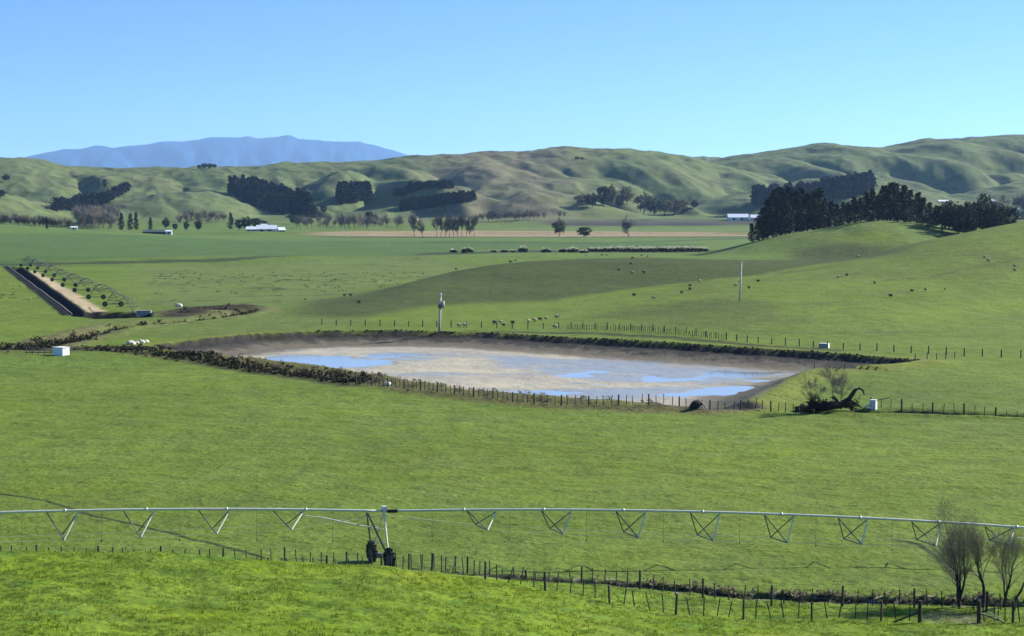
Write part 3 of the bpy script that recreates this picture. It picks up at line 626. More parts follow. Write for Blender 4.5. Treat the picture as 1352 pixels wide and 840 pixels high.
for i, (px, b, tp, w) in enumerate([(1268, 282, 266, 16), (1284, 281, 262, 12), (1302, 281, 265, 13), (1318, 280, 264, 14), (1334, 280, 262, 18), (1348, 281, 263, 14), (1248, 283, 268, 12)]):
    lone(px, b, tp, (ROUND if i % 2 else OLIVE)[i % 2], 12, 6, w, 'hazy bluish tree on the flat behind the grove, number ' + str(i), 'hazy trees behind the grove', i, Yv=1750 + 30 * i)['label'] = 'hazy tree on the far flat behind the grove, ' + ['third from left', 'fourth from left', 'middle one beside the white roof', 'just right of the white roof', 'widest one', 'at the right edge', 'leftmost'][i]

# far woods that read as one mass
def wood(name, label, spots, mt, kind, h, r, trunks=True):
    global rng
    base = []
    for k in range(3):
        if kind == 'pine': _, cr = pine_mesh(h, r * 1.15, 30, 12, h * .06, 400 + k, None, .6)
        elif kind == 'round': _, cr = round_mesh(h, r, 22, 14, h * .06, 410 + k)
        else:
            T, B = bare_tree(h, .5, 3, 420 + k, h * .016, minr=h * .0045, kids=(5, 7), sides=3); cr = MB(); n0 = len(T.v); cr.v = T.v + B.v; cr.f = T.f + [tuple(i + n0 for i in f) for f in B.f]
        base.append((np.array(cr.v), cr.f))
    rd = random.Random(5); out = MB(); n = 0
    for i, (x, y, z) in enumerate(spots):
        v, f = base[i % 3]; a = rd.uniform(0, 6.28); s = rd.uniform(.75, 1.15); ca, sa = math.cos(a) * s, math.sin(a) * s
        q = np.stack([x + v[:, 0] * ca - v[:, 1] * sa, y + v[:, 0] * sa + v[:, 1] * ca, z + v[:, 2] * s], 1)
        k = len(out.v); out.v += q.tolist(); out.f += [tuple(j + k for j in g) for g in f]
    o = out.build(name, M[mt]); tag(o, label, 'wood', None, 'stuff'); return o
def spots_in(poly, n, seed, Y0=1500):
    rd = random.Random(seed); P = np.array(poly, float); res = []; tries = 0
    # candidate grid in world coordinates from the polygon's ground footprint
    px = np.array([rd.uniform(P[:, 0].min(), P[:, 0].max()) for k in range(n * 30)]); py = np.array([rd.uniform(P[:, 1].min(), P[:, 1].max()) for k in range(n * 30)])
    k = poly_sd(poly, px, py, 500) > 0; px = px[k][:n]; py = py[k][:n]
    a, b = ray(px, py); Y = np.geomspace(Y0, 4200., 170)[None, :]; YY = np.repeat(Y, len(px), 0)
    d = H + b[:, None] * Y - height((a[:, None] * Y).ravel(), YY.ravel()).reshape(YY.shape); d[:, -1] = -1
    i = np.maximum((d < 0).argmax(1), 1); r = np.arange(len(px)); d0, d1 = d[r, i - 1], d[r, i]; t = np.clip(d0 / (d0 - d1 + 1e-9), 0, 1)
    Yh = YY[r, i - 1] * (1 - t) + YY[r, i] * t; x = a * Yh; return list(zip(x, Yh, height(x, Yh)))
wood('pine_plantation', 'dark pine plantation on the hillside below the blue mountains', spots_in([(303,255),(318,254),(338,257),(370,265),(395,274),(412,284),(400,286),(372,284),(340,275),(310,263)], 260, 1), 'pine_far', 'pine', 25, 5)
wood('pine_plantation', 'small square dark pine block on the green slope left of centre', spots_in([(447,264),(470,263),(486,260),(488,264),(470,268),(447,270)], 80, 2), 'pine_far', 'pine', 24, 5)
wood('pine_plantation', 'long dark pine strip climbing rightward above the bare row', spots_in([(528,274),(570,269),(626,262),(628,266),(600,270),(560,276),(530,279)], 230, 3), 'pine_far', 'pine', 12, 4.)
wood('shelter_wood', 'thin dark line of trees on the brown hill above the pine strip', spots_in([(518,258),(532,256),(540,249),(570,247),(600,247),(600,248.5),(560,250),(535,259),(520,260)], 90, 4), 'pine_far', 'pine', 9, 4)
wood('pine_plantation', 'hazy pine plantation rising rightward behind the knoll grove', spots_in([(994,268),(1030,266),(1060,262),(1110,256),(1152,246),(1156,252),(1120,262),(1060,270),(994,273)], 230, 5), 'pine_far', 'pine', 23, 5.5)
wood('hillside_wood', 'dark wood on the lower left hillside above the bare trees', spots_in([(70,278),(90,276),(108,270),(140,266),(165,252),(168,256),(140,272),(110,279),(72,282)], 130, 6), 'pine_far', 'round', 17, 7)
wood('bare_wood', 'pale grey bare wood at the left hill foot', spots_in([(100,292),(150,292),(154,303),(106,303)], 110, 7), 'twigf', 'bare', 20, 5)
wood('brush', 'purplish brown brush along the left hill foot', spots_in([(-60,288),(0,290),(60,294),(62,300),(100,302),(100,305),(60,303),(-60,298)], 170, 8, 1450), 'twigf', 'bare', 9, 5)
wood('bare_wood', 'thin bare trees between the white farm roofs and the tree row', spots_in([(390,300),(470,298),(545,297),(545,302),(470,304),(395,303)], 60, 9), 'twigf', 'bare', 14, 5)
wood('bare_wood', 'low bare trees along the foot of the brown hill', spots_in([(630,291),(690,290),(745,288),(745,290),(690,293),(630,294)], 44, 10), 'twigf', 'bare', 12, 5)
wood('bare_wood', 'bare scrub wood behind the small sheds left of centre', spots_in([(232,290),(300,288),(300,296),(236,298)], 34, 11), 'twigf', 'bare', 11, 5)
wood('bare_wood', 'purplish bare trees on the far right flat', spots_in([(1300,276),(1352,272),(1420,272),(1420,284),(1300,284)], 60, 12, 1600), 'twigf', 'bare', 16, 5)

# ------------------------------------------------------------------ foreground bare trees
def fg_tree(px, Yv, top, seed, forks, spread, r0, label, levels=5, kids=(2, 4), kids0=9):
    loc = at(px, Yv); hh = height_at(px, top, Yv, loc)
    T, B = bare_tree(hh, spread, levels, seed, r0, upright=.35, minr=.003, kids=kids, sides=7, forks=forks, twlen=1.15, kids0=kids0, L0=.66)
    zs = max(v[2] for v in B.v); s = hh / zs
    e = empty('bare_willow', loc, 0, label, 'tree', 'leafless trees by the near ditch'); e.scale = (s * 1.0, s * 1.0, s)
    T.build('trunk', M['barkd'], e, True); B.build('crown', M['twig'], e)
fg_tree(1271, 112.8, 648, 21, [((0, 0, -.3), (.04, 0, 1), .8, 1.), ((.02, 0, .5), (.32, .1, 1), .85, .75), ((-.02, 0, .3), (-.26, 0, 1), .78, .55), ((0, .05, .9), (.05, .3, 1), .95, .7)], .52, .16, 'largest leafless willow with a low fork beside the ditch', kids=(2, 4), kids0=9)
fg_tree(1303, 113.2, 676, 22, [((0, 0, -.3), (-.03, 0, 1), 1.1, 1.)], .42, .17, 'slim leafless tree just right of the largest willow', kids0=13)
fg_tree(1329, 113.0, 684, 23, [((0, 0, -.3), (-.04, 0, 1), 1.1, 1.), ((.1, 0, -.1), (.12, 0, 1), 1., .7)], .38, .13, 'twin stemmed leafless tree, third along the ditch')
fg_tree(1343, 113.6, 672, 24, [((0, 0, -.3), (.02, 0, 1), 1.15, 1.)], .4, .13, 'leafless tree beside the right edge of the picture', kids0=13)

# ------------------------------------------------------------------ fences
def fence(label, path, zfn, post_sp, nb, ph, bh, pr=.085, br=.035, tilt=.10, wire=True, group=None, mp='postd', big=None, dark=True):
    P = [Vector((x, y, 0)) for x, y in path]; L = [0]
    for a, b in zip(P, P[1:]): L.append(L[-1] + (b - a).length)
    def pt(s):
        for i in range(len(P) - 1):
            if s <= L[i + 1] or i == len(P) - 2:
                q = P[i].lerp(P[i + 1], (s - L[i]) / max(1e-6, L[i + 1] - L[i])); return q, (P[i + 1] - P[i]).normalized()
    rd = random.Random(label); q0, _ = pt(0); org = (q0.x, q0.y, hz(q0.x, q0.y))
    e = empty('post_and_wire_fence', org, 0, label, 'fence', group); n = int(L[-1] / post_sp) + 1
    SS = [k * post_sp for k in range(n)]; allp = []
    pm = MB(); pm.tube([(0, 0, -.3), (0, 0, ph * .5), (0, 0, ph)], [pr, pr * .96, pr * .9], 7); pme = pm.mesh('post', M[mp])
    bm = MB(); bm.box((0, 0, bh / 2 + .04), (br * 1.8, br, bh)); bme = bm.mesh('batten', M[mp])
    pts_all = [pt(s) + (s,) for s in SS]
    xs = []; 
    for s in SS:
        xs.append((s, 1))
        for j in range(nb): xs.append((s + post_sp * (j + 1) / (nb + 1) + rd.uniform(-.1, .1), 0))
    A = [pt(s) for s, _ in xs]; Z = height(np.array([a[0].x for a in A]), np.array([a[0].y for a in A]))
    for (s, isp), (q, d), z in zip(xs, A, Z):
        if s > L[-1]: continue
        o = bpy.data.objects.new('post' if isp else 'batten', pme if isp else bme); COL.objects.link(o); o.parent = e
        o.location = (q.x - org[0], q.y - org[1], z - org[2] + (0 if isp else .05)); k = .25 if isp else 1
        o.rotation_euler = (rd.gauss(0, tilt * k), rd.gauss(0, tilt * k), math.atan2(d.y, d.x)); s_ = rd.uniform(.9, 1.12); o.scale = (s_, s_, rd.uniform(.9, 1.08))
    if wire:
        w = MB()
        for hgt in (.22, .45, .7, .95):
            w.tube([(q.x - org[0], q.y - org[1], z - org[2] + hgt * ph / 1.15) for (s, isp), (q, d), z in zip(xs, A, Z) if isp and s <= L[-1]], .006, 3, False)
        w.build('wire', M['wire'], e)
    return e
def pathY(lst): return [((px - CX) / F * Yv, Yv) for px, Yv in lst]
fence('back fence of the foreground pair, running the full width beyond the muddy strip', pathY([(-120,127.5),(0,127),(300,126.3),(560,124.5),(700,121.2),(800,118),(900,115.2),(1000,113.6),(1250,112),(1480,111)]), None, 4.2, 4, 1.2, .98, pr=.07, group='foreground fences', tilt=.05)
fence('front fence of the foreground pair, on the knoll edge with leaning battens', pathY([(-120,122.5),(0,122),(300,120.5),(480,118.3),(620,113.6),(740,111.2),(880,109.8),(970,109.),(1060,108.4),(1140,107.9),(1219,107.5)]), None, 3.9, 4, 1.18, 1.02, pr=.07, group='foreground fences', tilt=.11)
fence('short fence with pale battens right of the gateway at the bottom right corner', pathY([(1299,108.0),(1360,107.6),(1450,107.2)]), None, 1.9, 4, 1.35, 1.1, group='foreground fences')
# gateway strainer posts with stays
def strainer(px, Yv, sx, label, side):
    loc = at(px, Yv); e = empty('strainer_post', loc, 0, label, 'post', 'gateway strainer posts'); a = MB(); a.tube([(0, 0, -.3), (0, 0, .7), (0, 0, 1.3)], [.125, .12, .11], 9); a.build('post', M['postd'], e)
    b = MB(); b.tube([(sx * 1.5, .02, .05), (0, .02, .62)], .055, 6); b.build('stay', M['postd'] if side else M['post'], e)
strainer(1219.5, 107.35, -1, 'thick dark gate post with a stay leaning to its left', 1); strainer(1298, 107.9, 1, 'thick dark gate post at the right of the gap with a pale stay', 0)
def loose(px, Yv, a, b, r, label, m='rock'):
    loc = at(px, Yv); e = MB(); e.tube([a, b], r, 5); o = e.build('loose_rail', M[m]); o.location = loc; tag(o, label, 'rail')
loose(1318, 107.3, (-.35, 0, .75), (.35, .1, .35), .045, 'pale broken rail leaning beside the right gate post')
# fences round the pond
fence('line fence along the bund behind the pond', [G(px, py) for px, py in [(425,429.5),(520,431),(600,433),(690,434),(740,433.5),(820,438),(900,444),(1000,454),(1100,461),(1200,466),(1300,471),(1450,477)]], None, 3.1, 0, 1.25, 1., pr=.11, group='pond fences', tilt=.04, wire=False, mp='postd')
fence('batten fence between the near paddock and the pond', [G(px, py) for px, py in [(470,508),(520,514),(600,524),(700,535),(780,539),(880,541),(980,542),(1060,545)]], None, 3.6, 3, 1.3, 1.1, pr=.10, br=.05, group='pond fences', tilt=.06)
fence('fence beside the dark ditch right of the fallen tree', [G(px, py) for px, py in [(1150,541),(1200,543),(1280,546),(1352,549),(1460,554)]], None, 3.6, 2, 1.3, 1.1, pr=.10, br=.04, group='pond fences', tilt=.04)
fence('faint fence on the pale slope right of the pond', [G(px, py) for px, py in [(1075,490),(1130,486),(1220,479),(1270,472)]], None, 3.2, 0, 1.15, 1., pr=.07, group='pond fences', wire=False)
fence('batten stretch of fence on the bund below the sheep', [G(px, py) for px, py in [(750,435.5),(820,439.5),(890,445),(960,451)]], None, 2.4, 3, 1.15, 1.05, pr=.08, br=.05, group='pond fences', wire=False)

# ------------------------------------------------------------------ irrigators
def wheel(e, c, rot, r=.70, w=.34):
    a = MB(); n = 22
    for k in range(n):
        pass
    prof_ = [(r * .62, -w * .4), (r * .9, -w * .5), (r, -w * .3), (r, w * .3), (r * .9, w * .5), (r * .62, w * .4)]; ca, sa = math.cos(rot), math.sin(rot)
    def ring(R_, o): return [(c[0] + ca * math.cos(2 * math.pi * k / n) * R_ - sa * o, c[1] + sa * math.cos(2 * math.pi * k / n) * R_ + ca * o, c[2] + math.sin(2 * math.pi * k / n) * R_) for k in range(n)]
    def revolve(mb, P):
        k0 = len(mb.v)
        for R_, o in P: mb.v += ring(R_, o)
        m = len(P)
        for i in range(m - 1):
            for k in range(n): mb.f.append((k0 + i * n + k, k0 + i * n + (k + 1) % n, k0 + (i + 1) * n + (k + 1) % n, k0 + (i + 1) * n + k))
    revolve(a, prof_ + [prof_[0]])
    for k in range(n):                                   # lugs
        th = 2 * math.pi * (k + .5) / n; R_ = r * 1.02; o = (w * .2 if k % 2 else -w * .2)
        a.box((c[0] + ca * math.cos(th) * R_ - sa * o, c[1] + sa * math.cos(th) * R_ + ca * o, c[2] + math.sin(th) * R_), (.09, .16, .09), rot)
    t = a.build('wheel', M['rubber'], e, False)
    b = MB(); revolve(b, [(.02, w * .12), (r * .2, w * .22), (r * .5, w * .1), (r * .64, w * .3), (r * .64, -w * .3), (r * .5, -w * .1), (r * .2, -w * .22), (.02, -w * .12)]); b.build('rim', M['dsteel'], t)
def irrigator(name, towers, zp, crowns, label, ntruss, hub=True, vh=1.75, skew=(), wl=1.5, firstlast=True, drawtower=None, pr=.085, ar=.03, wr=.7):
    """towers: ground x,y; zp: pipe heights (absolute)"""
    org = Vector((towers[0][0], towers[0][1], hz(*towers[0]))); e = empty(name, org, 0, label, 'irrigator')
    T = [Vector((t[0], t[1], z)) - org for t, z in zip(towers, zp)]
    for i in range(len(T) - 1):
        A, B = T[i], T[i + 1]; d = B - A; L = d.length; u = d.normalized(); lat = Vector((u.y, -u.x, 0)).normalized()   # towards the camera side
        P = lambda s: A + d * s + Vector((0, 0, 4 * crowns[i] * s * (1 - s)))
        m = MB(); m.tube([P(k / 40) for k in range(41)], pr, 8)
        for k in range(1, ntruss[i] * 1 + 1): 
            s = k / (ntruss[i] + 1); m.tube([P(s - .0012), P(s + .0012)], pr * 1.55, 8)
        m.build('pipe', M['galv' if hub else 'dsteel'], e, True)
        n = ntruss[i]; near, far_ = [], []
        sk = skew[i] if skew else 0.
        for k in range(n):
            s = (k + 1.3) / (n + 1.6); hh = vh * (.42 + .58 * math.sin(math.pi * min(1, max(0, (k + 1) / (n + 1)))) ** .8) if n > 3 else vh
            c = P(s); a = c - u * 1.0 - Vector((0, 0, .08)); b = c + u * 1.0 - Vector((0, 0, .08)); N_ = c + lat * wl * .55 - Vector((0, 0, hh)) + u * sk * .5; F_ = c - lat * wl * .55 - Vector((0, 0, hh)) - u * sk * .5
            near.append(N_); far_.append(F_)
            q = MB(); q.tube([b, N_], ar * 1.55, 5); q.build('truss_leg', M['galv' if hub else 'dsteel'], e)
            q = MB(); q.tube([a, F_], ar * 1.25, 5); q.tube([a, N_], ar * 1.25, 5); q.tube([b, F_], ar * 1.25, 5); q.tube([N_, F_], ar * 1.4, 5); q.build('truss_brace', M['dsteel'], e)  # truss legs away from the sun get dark steel as painted shade
        for pts in (near, far_):
            q = MB(); q.tube([A + Vector((0, 0, -.25))] + pts + [B + Vector((0, 0, -.25))], .010, 4); q.build('truss_rod', M['galv'], e)
        for k in range(n + 1):                           # drop hoses with sprinklers
            s = (k + .62) / (n + 1.3); c = P(s); q = MB(); q.tube([c, c + Vector((.0, 0, -1.9 - .1 * (k % 2)))], .010, 4); q.tube([c + Vector((0, 0, -1.95)), c + Vector((0, 0, -2.12))], .035, 5); q.build('drop_hose', M['dsteel'], e)
    for i, t in enumerate(T):
        if drawtower and not drawtower[i]: continue
        if i < len(T) - 1: u = (T[i + 1] - t).normalized()
        else: u = (t - T[i - 1]).normalized()
        u.z = 0; u.normalize(); v = Vector((-u.y, u.x, 0)) ; rot = math.atan2(v.y, v.x) + (.40 if hub else 0)
        v2 = Vector((math.cos(rot), math.sin(rot), 0)); gx, gy = towers[i]
        bt = v2 * (1.6 if hub else 1.9)
        zA = hz(gx + bt.x, gy + bt.y) - org.z; zB = hz(gx - bt.x, gy - bt.y) - org.z
        base = Vector((t.x, t.y, 0)) - (u * .25 if hub else u * 0); wa = base + bt + Vector((0, 0, zA + wr)); wb = base - bt + Vector((0, 0, zB + wr)); top = t.copy()
        fr = MB(); s = Vector((u.x, u.y, 0)) * .38
        tA = top - Vector((u.x, u.y, 0)) * (1.15 if hub else .6); tB = top + Vector((u.x, u.y, 0)) * (0. if hub else .6)
        for w_ in (wa, wb):
            fr.tube([w_, tB], ar * 1.9, 6)
        dk = MB()
        for w_ in (wa, wb): dk.tube([w_, tA], ar * 2.1, 6)
        dk.tube([wa, wb], .08, 6); dk.tube([tA + Vector((0, 0, -.02)), tB], .04, 5); dk.build('tower_leg', M['dsteel'], e)  # these tower legs are coloured dark to stand in for shadow
        for k in (.3, .6): fr.tube([wa.lerp(tA, k), wb.lerp(tA, k)], ar * .7, 4); fr.tube([wa.lerp(tB, k), wb.lerp(tB, k)], ar * .7, 4); fr.tube([wa.lerp(tA, k), wa.lerp(tB, k)], ar * .7, 4)
        fr.build('tower_frame', M['galv' if hub else 'dsteel'], e)
        if hub:
            bx = MB(); bx.box(top + Vector((0, 0, .22)), (.34, .3, .24), rot); bx.box(top + Vector((0, 0, .06)), (.18, .2, .16), rot); bx.build('control_box', M['white'], e)
            mt_ = MB(); mt_.box(top + u * .55, (.7, .22, .2), math.atan2(u.y, u.x)); mt_.build('flex_joint', M['rubber'], e)
            gb = MB(); gb.box(wa.lerp(wb, .5), (.5, .3, .3), rot); gb.build('gearbox', M['dsteel'], e)
        wheel(e, wa, rot, wr); wheel(e, wb, rot, wr)
        if hub:
            q = MB(); q.tube([top - u * 5.3 + Vector((0, 0, -.25)), top - u * 4.0 + Vector((0, 0, -.42)), top - u * 1.6 + Vector((0, 0, -.95)), top + Vector((0, 0, -1.2))], [.025, .05, .05, .02], 5); q.build('truss_rod', M['galv'], e)
    return e
tw = W(507, 675, 126.)
tR = W(1445, 704, 128.); tL = W(-475, 703, 118.)
irrigator('centre_pivot_irrigator', [(tL[0], tL[1]), (tw[0], tw[1]), (tR[0], tR[1])], [tL[2], tw[2], tR[2]], [.62, .62], 'long galvanised irrigator spanning the foreground on a wheeled tower', [8, 8], skew=(.25, .75), wl=1.9)
# second machine seen end on, left
a0 = G(176, 418); a1 = G(34, 352); nsp = 9
tws = [(a0[0] + (a1[0] - a0[0]) * k / nsp, a0[1] + (a1[1] - a0[1]) * k / nsp) for k in range(nsp + 1)]
irrigator('lateral_irrigator', tws, [hz(*t) + 3.3 for t in tws], [1.25] * nsp, 'distant irrigator of many arched spans seen end on beside the dark channel', [4] * nsp, hub=False, vh=1.3, wl=5.0, pr=.07, ar=.028, wr=.6)

# ------------------------------------------------------------------ power poles
def pole(px, base, top, label, tr):
    loc = hit(px, base, 300); hh = (base - top) / F * loc[1]; e = empty('power_pole', loc, 0, label, 'power pole', 'power poles on the hill')
    a = MB(); a.tube([(0, 0, -.5), (.04 * hh * .5, 0, hh * .5), (.035 * hh, 0, hh)] if tr else [(0, 0, -.5), (.04 * hh, 0, hh)], [.26, .22, .17] if tr else [.22, .16], 8); a.build('pole', M['paleg'], e, True)
    xt = .035 * hh if tr else .04 * hh
    b = MB(); b.box((xt, -.16, hh - .3), (1.9 if tr else .8, .1, .12), .2)
    b.build('crossarm', M['paleg'], e)
    for k in (-.8, 0, .8) if tr else (-.3, .3):
        c = MB(); c.tube([(xt + k, -.16, hh - .24), (xt + k, -.16, hh - .02)], [.05, .035], 6); c.build('insulator', M['ins'], e)
    if tr:
        c = MB(); c.tube([(xt + .42, -.1, hh * .62), (xt + .42, -.1, hh * .62 + 1.25)], .36, 12); c.build('transformer', M['grey'], e, True)
        c = MB(); c.box((xt - .12, -.25, hh * .66), (.7, .45, .8)); c.build('fuse_box', M['dsteel'], e)
    else:
        c = MB(); c.box((xt * .5 - .25, 0, hh * .5), (.35, .2, .3)); c.build('fuse_box', M['grey'], e)
pole(580, 438, 387, 'grey power pole with crossarm and transformer behind the pond', True)
pole(976.5, 398, 346, 'slender pale power pole on the hillside, small box halfway up', False)

# ------------------------------------------------------------------ sheep
def sheep_proto(wm):
    def mk():
        e = empty('sheep', label='sheep', cat='sheep'); b = MB()
        b.tube([(-.52, 0, .62), (-.48, 0, .64), (-.35, 0, .66), (0, 0, .66), (.3, 0, .68), (.44, 0, .74), (.55, 0, .80), (.66, 0, .78), (.80, 0, .70), (.86, 0, .66)], [.06, .2, .28, .31, .28, .2, .13, .10, .07, .03], 10)
        for x, y in ((-.34, .13), (-.34, -.13), (.28, .13), (.28, -.13)): b.tube([(x, y, .5), (x + .02, y, .25), (x, y, -.02)], [.08, .045, .04], 6)
        b.build('body', M['face'], e, True)
        f = MB(); f.tube([(-.57, 0, .63), (-.52, 0, .65), (-.4, 0, .69), (-.1, 0, .71), (.2, 0, .71), (.4, 0, .76), (.5, 0, .82)], [.08, .22, .33, .36, .34, .25, .14], 11); f.build('fleece', M[wm], e, True)
        g = MB(); g.box((.60, .12, .86), (.05, .14, .05)); g.box((.60, -.12, .86), (.05, .14, .05)); g.build('ears', M['face'], e); return e
    return Proto(mk)
SW, SD = sheep_proto('wool'), sheep_proto('woold')
GS = 'sheep grazing across the green hill'
sheep = [
 (674,347.5,'d','larger dark sheep of a pair just below the left brow of the mound'),(681,345.5,'d','smaller sheep of the pair below the left brow of the mound'),
 (602,357,'d','single dark sheep on the far left shoulder of the mound'),
 (774,338.5,'w','pale sheep on the mound brow below the start of the plumed hedge'),(795,338,'d','left of two dark sheep on the mound brow'),(801,338,'d','right of two dark sheep on the mound brow'),
 (847,338.5,'d','left of two sheep at the brow below the hedge middle'),(855,339.5,'d','right of two sheep at the brow below the hedge middle'),
 (835,342,'d','top dark sheep of a loose column on the mound'),(833,349.5,'d','second sheep down the loose column on the mound'),(817,358,'d','dark sheep left of the pale one in the mound column'),(835,362,'w','pale sheep at the foot of the mound column'),(850,361.5,'d','dark sheep right of the pale one on the mound column'),
 (837,392,'d','dark sheep lying alone in the shaded hollow of the mound'),(863,395.5,'w','pale sheep in the hollow above the bright spur'),(900,388,'d','lowest of four sheep left of the slender pole'),(911,383.5,'d','third of the four sheep left of the slender pole'),(911,379,'d','second of the four sheep left of the slender pole'),(924,373,'w','highest and palest of the four sheep left of the slender pole'),
 (971,379,'w','pale sheep right against the slender power pole'),(989,381.5,'d','dark sheep just right of the slender power pole'),(1001,373,'d','dark sheep up the slope right of the slender power pole'),
 (1107,368,'w','pale sheep lying on the crest line of the spur'),(1118,365,'d','dark sheep close right of the pale one on the spur crest'),(1133,340.5,'w','small pale sheep below the bright patch of the knoll'),
 (1155,375.5,'d','dark sheep at the left of the lower right hillside scatter'),(1176,393,'d','lowest sheep on the right hillside'),(1204,386,'d','left of three sheep in a level line on the right hillside'),(1222,384.5,'d','middle of three sheep in a level line on the right hillside'),(1248,383.5,'w','right and palest of three level sheep on the right hillside'),
 (1300,341.5,'w','upper left sheep of a pair high on the right hill'),(1305,346,'w','lower right sheep of a pair high on the right hill'),(1340,353,'w','upper sheep of a pair near the right edge'),(1340,359,'w','lower sheep of a pair near the right edge'),
 (606,432.5,'w','left pale sheep just right of the transformer pole'),(614,432,'w','right pale sheep just right of the transformer pole'),
 (653,428.5,'d','dark sheep leading the low group by the fence'),(661,427.5,'w','pale sheep beside the leading dark one by the fence'),(665,431.5,'d','dark sheep lowest in the group by the fence'),(677,428.5,'d','dark sheep apart to the right in the fence group'),
 (698,426,'w','first of four small pale sheep in a rising line'),(706,425,'w','second of four small pale sheep in a rising line'),(713,424,'d','third and darkest of four small sheep in a rising line'),(721,423,'w','last and biggest of four small pale sheep in a rising line'),(735,421,'w','small pale sheep alone right of the rising line'),(733,434.5,'w','white sheep resting against the fence behind the pond'),
 (455,392,'d','left of two dark sheep on the rushy flat'),(463,391.5,'d','right of two dark sheep on the rushy flat'),(474,401.5,'d','dark sheep alone below the pair on the flat')]
for i, (px, py, k, lb) in enumerate(sheep):
    p = hit(px, py, 200); place((SD if k == 'd' else SW).get(), p, random.choice([0, .4, -.5, 3.1, 2.7, 3.6, 1.]), random.uniform(.66, .85), lb, GS)

# ------------------------------------------------------------------ plumed hedge and bushes on the far field edge
def plumed(loc, w, d, h, label, group, name='plumed_bush', seed=1, pl=1.):
    global rng; rng = np.random.default_rng(seed); e = empty(name, loc, 0, label, 'hedge' if w > 20 else 'bush', group); a = MB(); b = MB(); n = max(5, int(w / 1.1)); rd = random.Random(seed); ny = 2 if d < 6 else 3
    for k in range(n):
        for j in range(ny):
            x = (k + .5) / n * w - w / 2; y = (j + .5) / ny * d - d / 2; hh = h * rd.uniform(.75, 1.1); ex = 1 - .35 * abs(2 * x / w) ** 3 if w < 20 else 1
            a.leaves((x, y, hh * .38 * ex), (1.0, 1.0, hh * .42 * ex), 26, .42)
            if rd.random() < .85 * pl: b.leaves((x, y, hh * .88 * ex), (.9, .9, hh * .16), 16, .3)
    a.build('foliage', M['scrub'], e); b.build('plumes', M['plume'], e)
def wpx(w, Y): return w / F * Y
Yb = G(700, 333)[1]
for px, py, w, h, lb in [(617, 334, 15, 8, 'box shaped bush with the whitest top beside the far track'), (690, 333.5, 11, 9, 'round bush crowned with a white tuft left of the plumed hedge'), (721, 333.5, 12, 6.5, 'wide low dark bush with little white on top'), (743, 333, 8, 5, 'small bush between the low dark one and the rounded pair'), (756, 333.5, 14, 7.5, 'darkest rounded bush just left of the long plumed hedge'), (771, 334, 9, 4, 'lowest bush touching the left end of the plumed hedge'), (599, 333.5, 7, 5, 'small pale topped bush left of the box shaped one'), (652, 333, 4, 3, 'tiny dark bush right of the box shaped one'), (666, 333, 8, 3, 'low dark bush in the gap'), (677, 333, 3.5, 3, 'tiny dark bush left of the white tufted one')]:
    p = hit(px, py, 500); plumed(p, wpx(w, p[1]), 3.5, wpx(h, p[1]), lb, 'bushes along the far field edge', seed=int(px))
p = hit(855, 333, 700); plumed(at(855, p[1]), wpx(158, p[1]), 5, wpx(7.5, p[1]), 'long dark hedge with pale feathery tops along the far field edge', None, 'plumed_hedge', 77)

# ------------------------------------------------------------------ buildings
def shed(loc, L_, Wd, hw, hr, rz, roof, wallm, label, name='farm_shed', cat='shed', group=None, doors=2, windows=2):
    e = empty(name, loc, rz, label, cat, group); a = MB(); x, y = L_ / 2, Wd / 2
    a.quad((-x, -y, -.5), (x, -y, -.5), (x, -y, hw), (-x, -y, hw)); a.quad((x, y, -.5), (-x, y, -.5), (-x, y, hw), (x, y, hw))
    for s in (-1, 1): a.quad((s * x, -y * s, -.5), (s * x, y * s, -.5), (s * x, y * s, hw), (s * x, 0, hw + hr), (s * x, -y * s, hw))
    a.build('wall', M[wallm], e)
    r = MB(); o = .4; t = .12
    for s in (-1, 1):
        n0 = len(r.v); pr_ = [(-x - o, s * (y + o), hw - o * hr / y), (x + o, s * (y + o), hw - o * hr / y), (x + o, 0, hw + hr + .02), (-x - o, 0, hw + hr + .02)]
        r.v += pr_ + [(q[0], q[1], q[2] + t) for q in pr_]
        for f in ((0, 1, 2, 3), (4, 7, 6, 5), (0, 4, 5, 1), (1, 5, 6, 2), (2, 6, 7, 3), (3, 7, 4, 0)): r.f.append(tuple(n0 + k for k in f))
    r.build('roof', M[roof], e)
    for k in range(doors):
        d = MB(); d.box((-x + L_ * (k + .7) / (doors + .6), -y - .03, hw * .42), (min(3., L_ * .16), .06, hw * .84)); d.build('door', M['walld'], e)
    for k in range(windows):
        d = MB(); d.box((x * .25 + k * L_ * .14, -y - .03, hw * .6), (1.2, .05, .9)); d.build('window', M['glass'], e)
    return e
def shed_px(px, base, L_px, hpx, **kw):
    p = hit(px, base, 500); s = p[1] / F; L_ = L_px * s; return p, L_, hpx * s
p, L_, h_ = shed_px(208, 309, 36, 5); shed(p, L_, 10, h_ * .55, h_ * .5, .0, 'roofd', 'walld', 'long low dark roofed shed on the left field edge')
p = hit(223, 310, 500); shed(p, 4.5, 5, 2.6, .8, .1, 'roofw', 'white', 'small white shed at the right end of the long dark one', windows=1, doors=1)
p = hit(98, 303.5, 500); shed(p, 4.5, 4, 1.8, .7, .2, 'roofw', 'white', 'tiny white hut below the brown brush at far left', doors=1, windows=0)
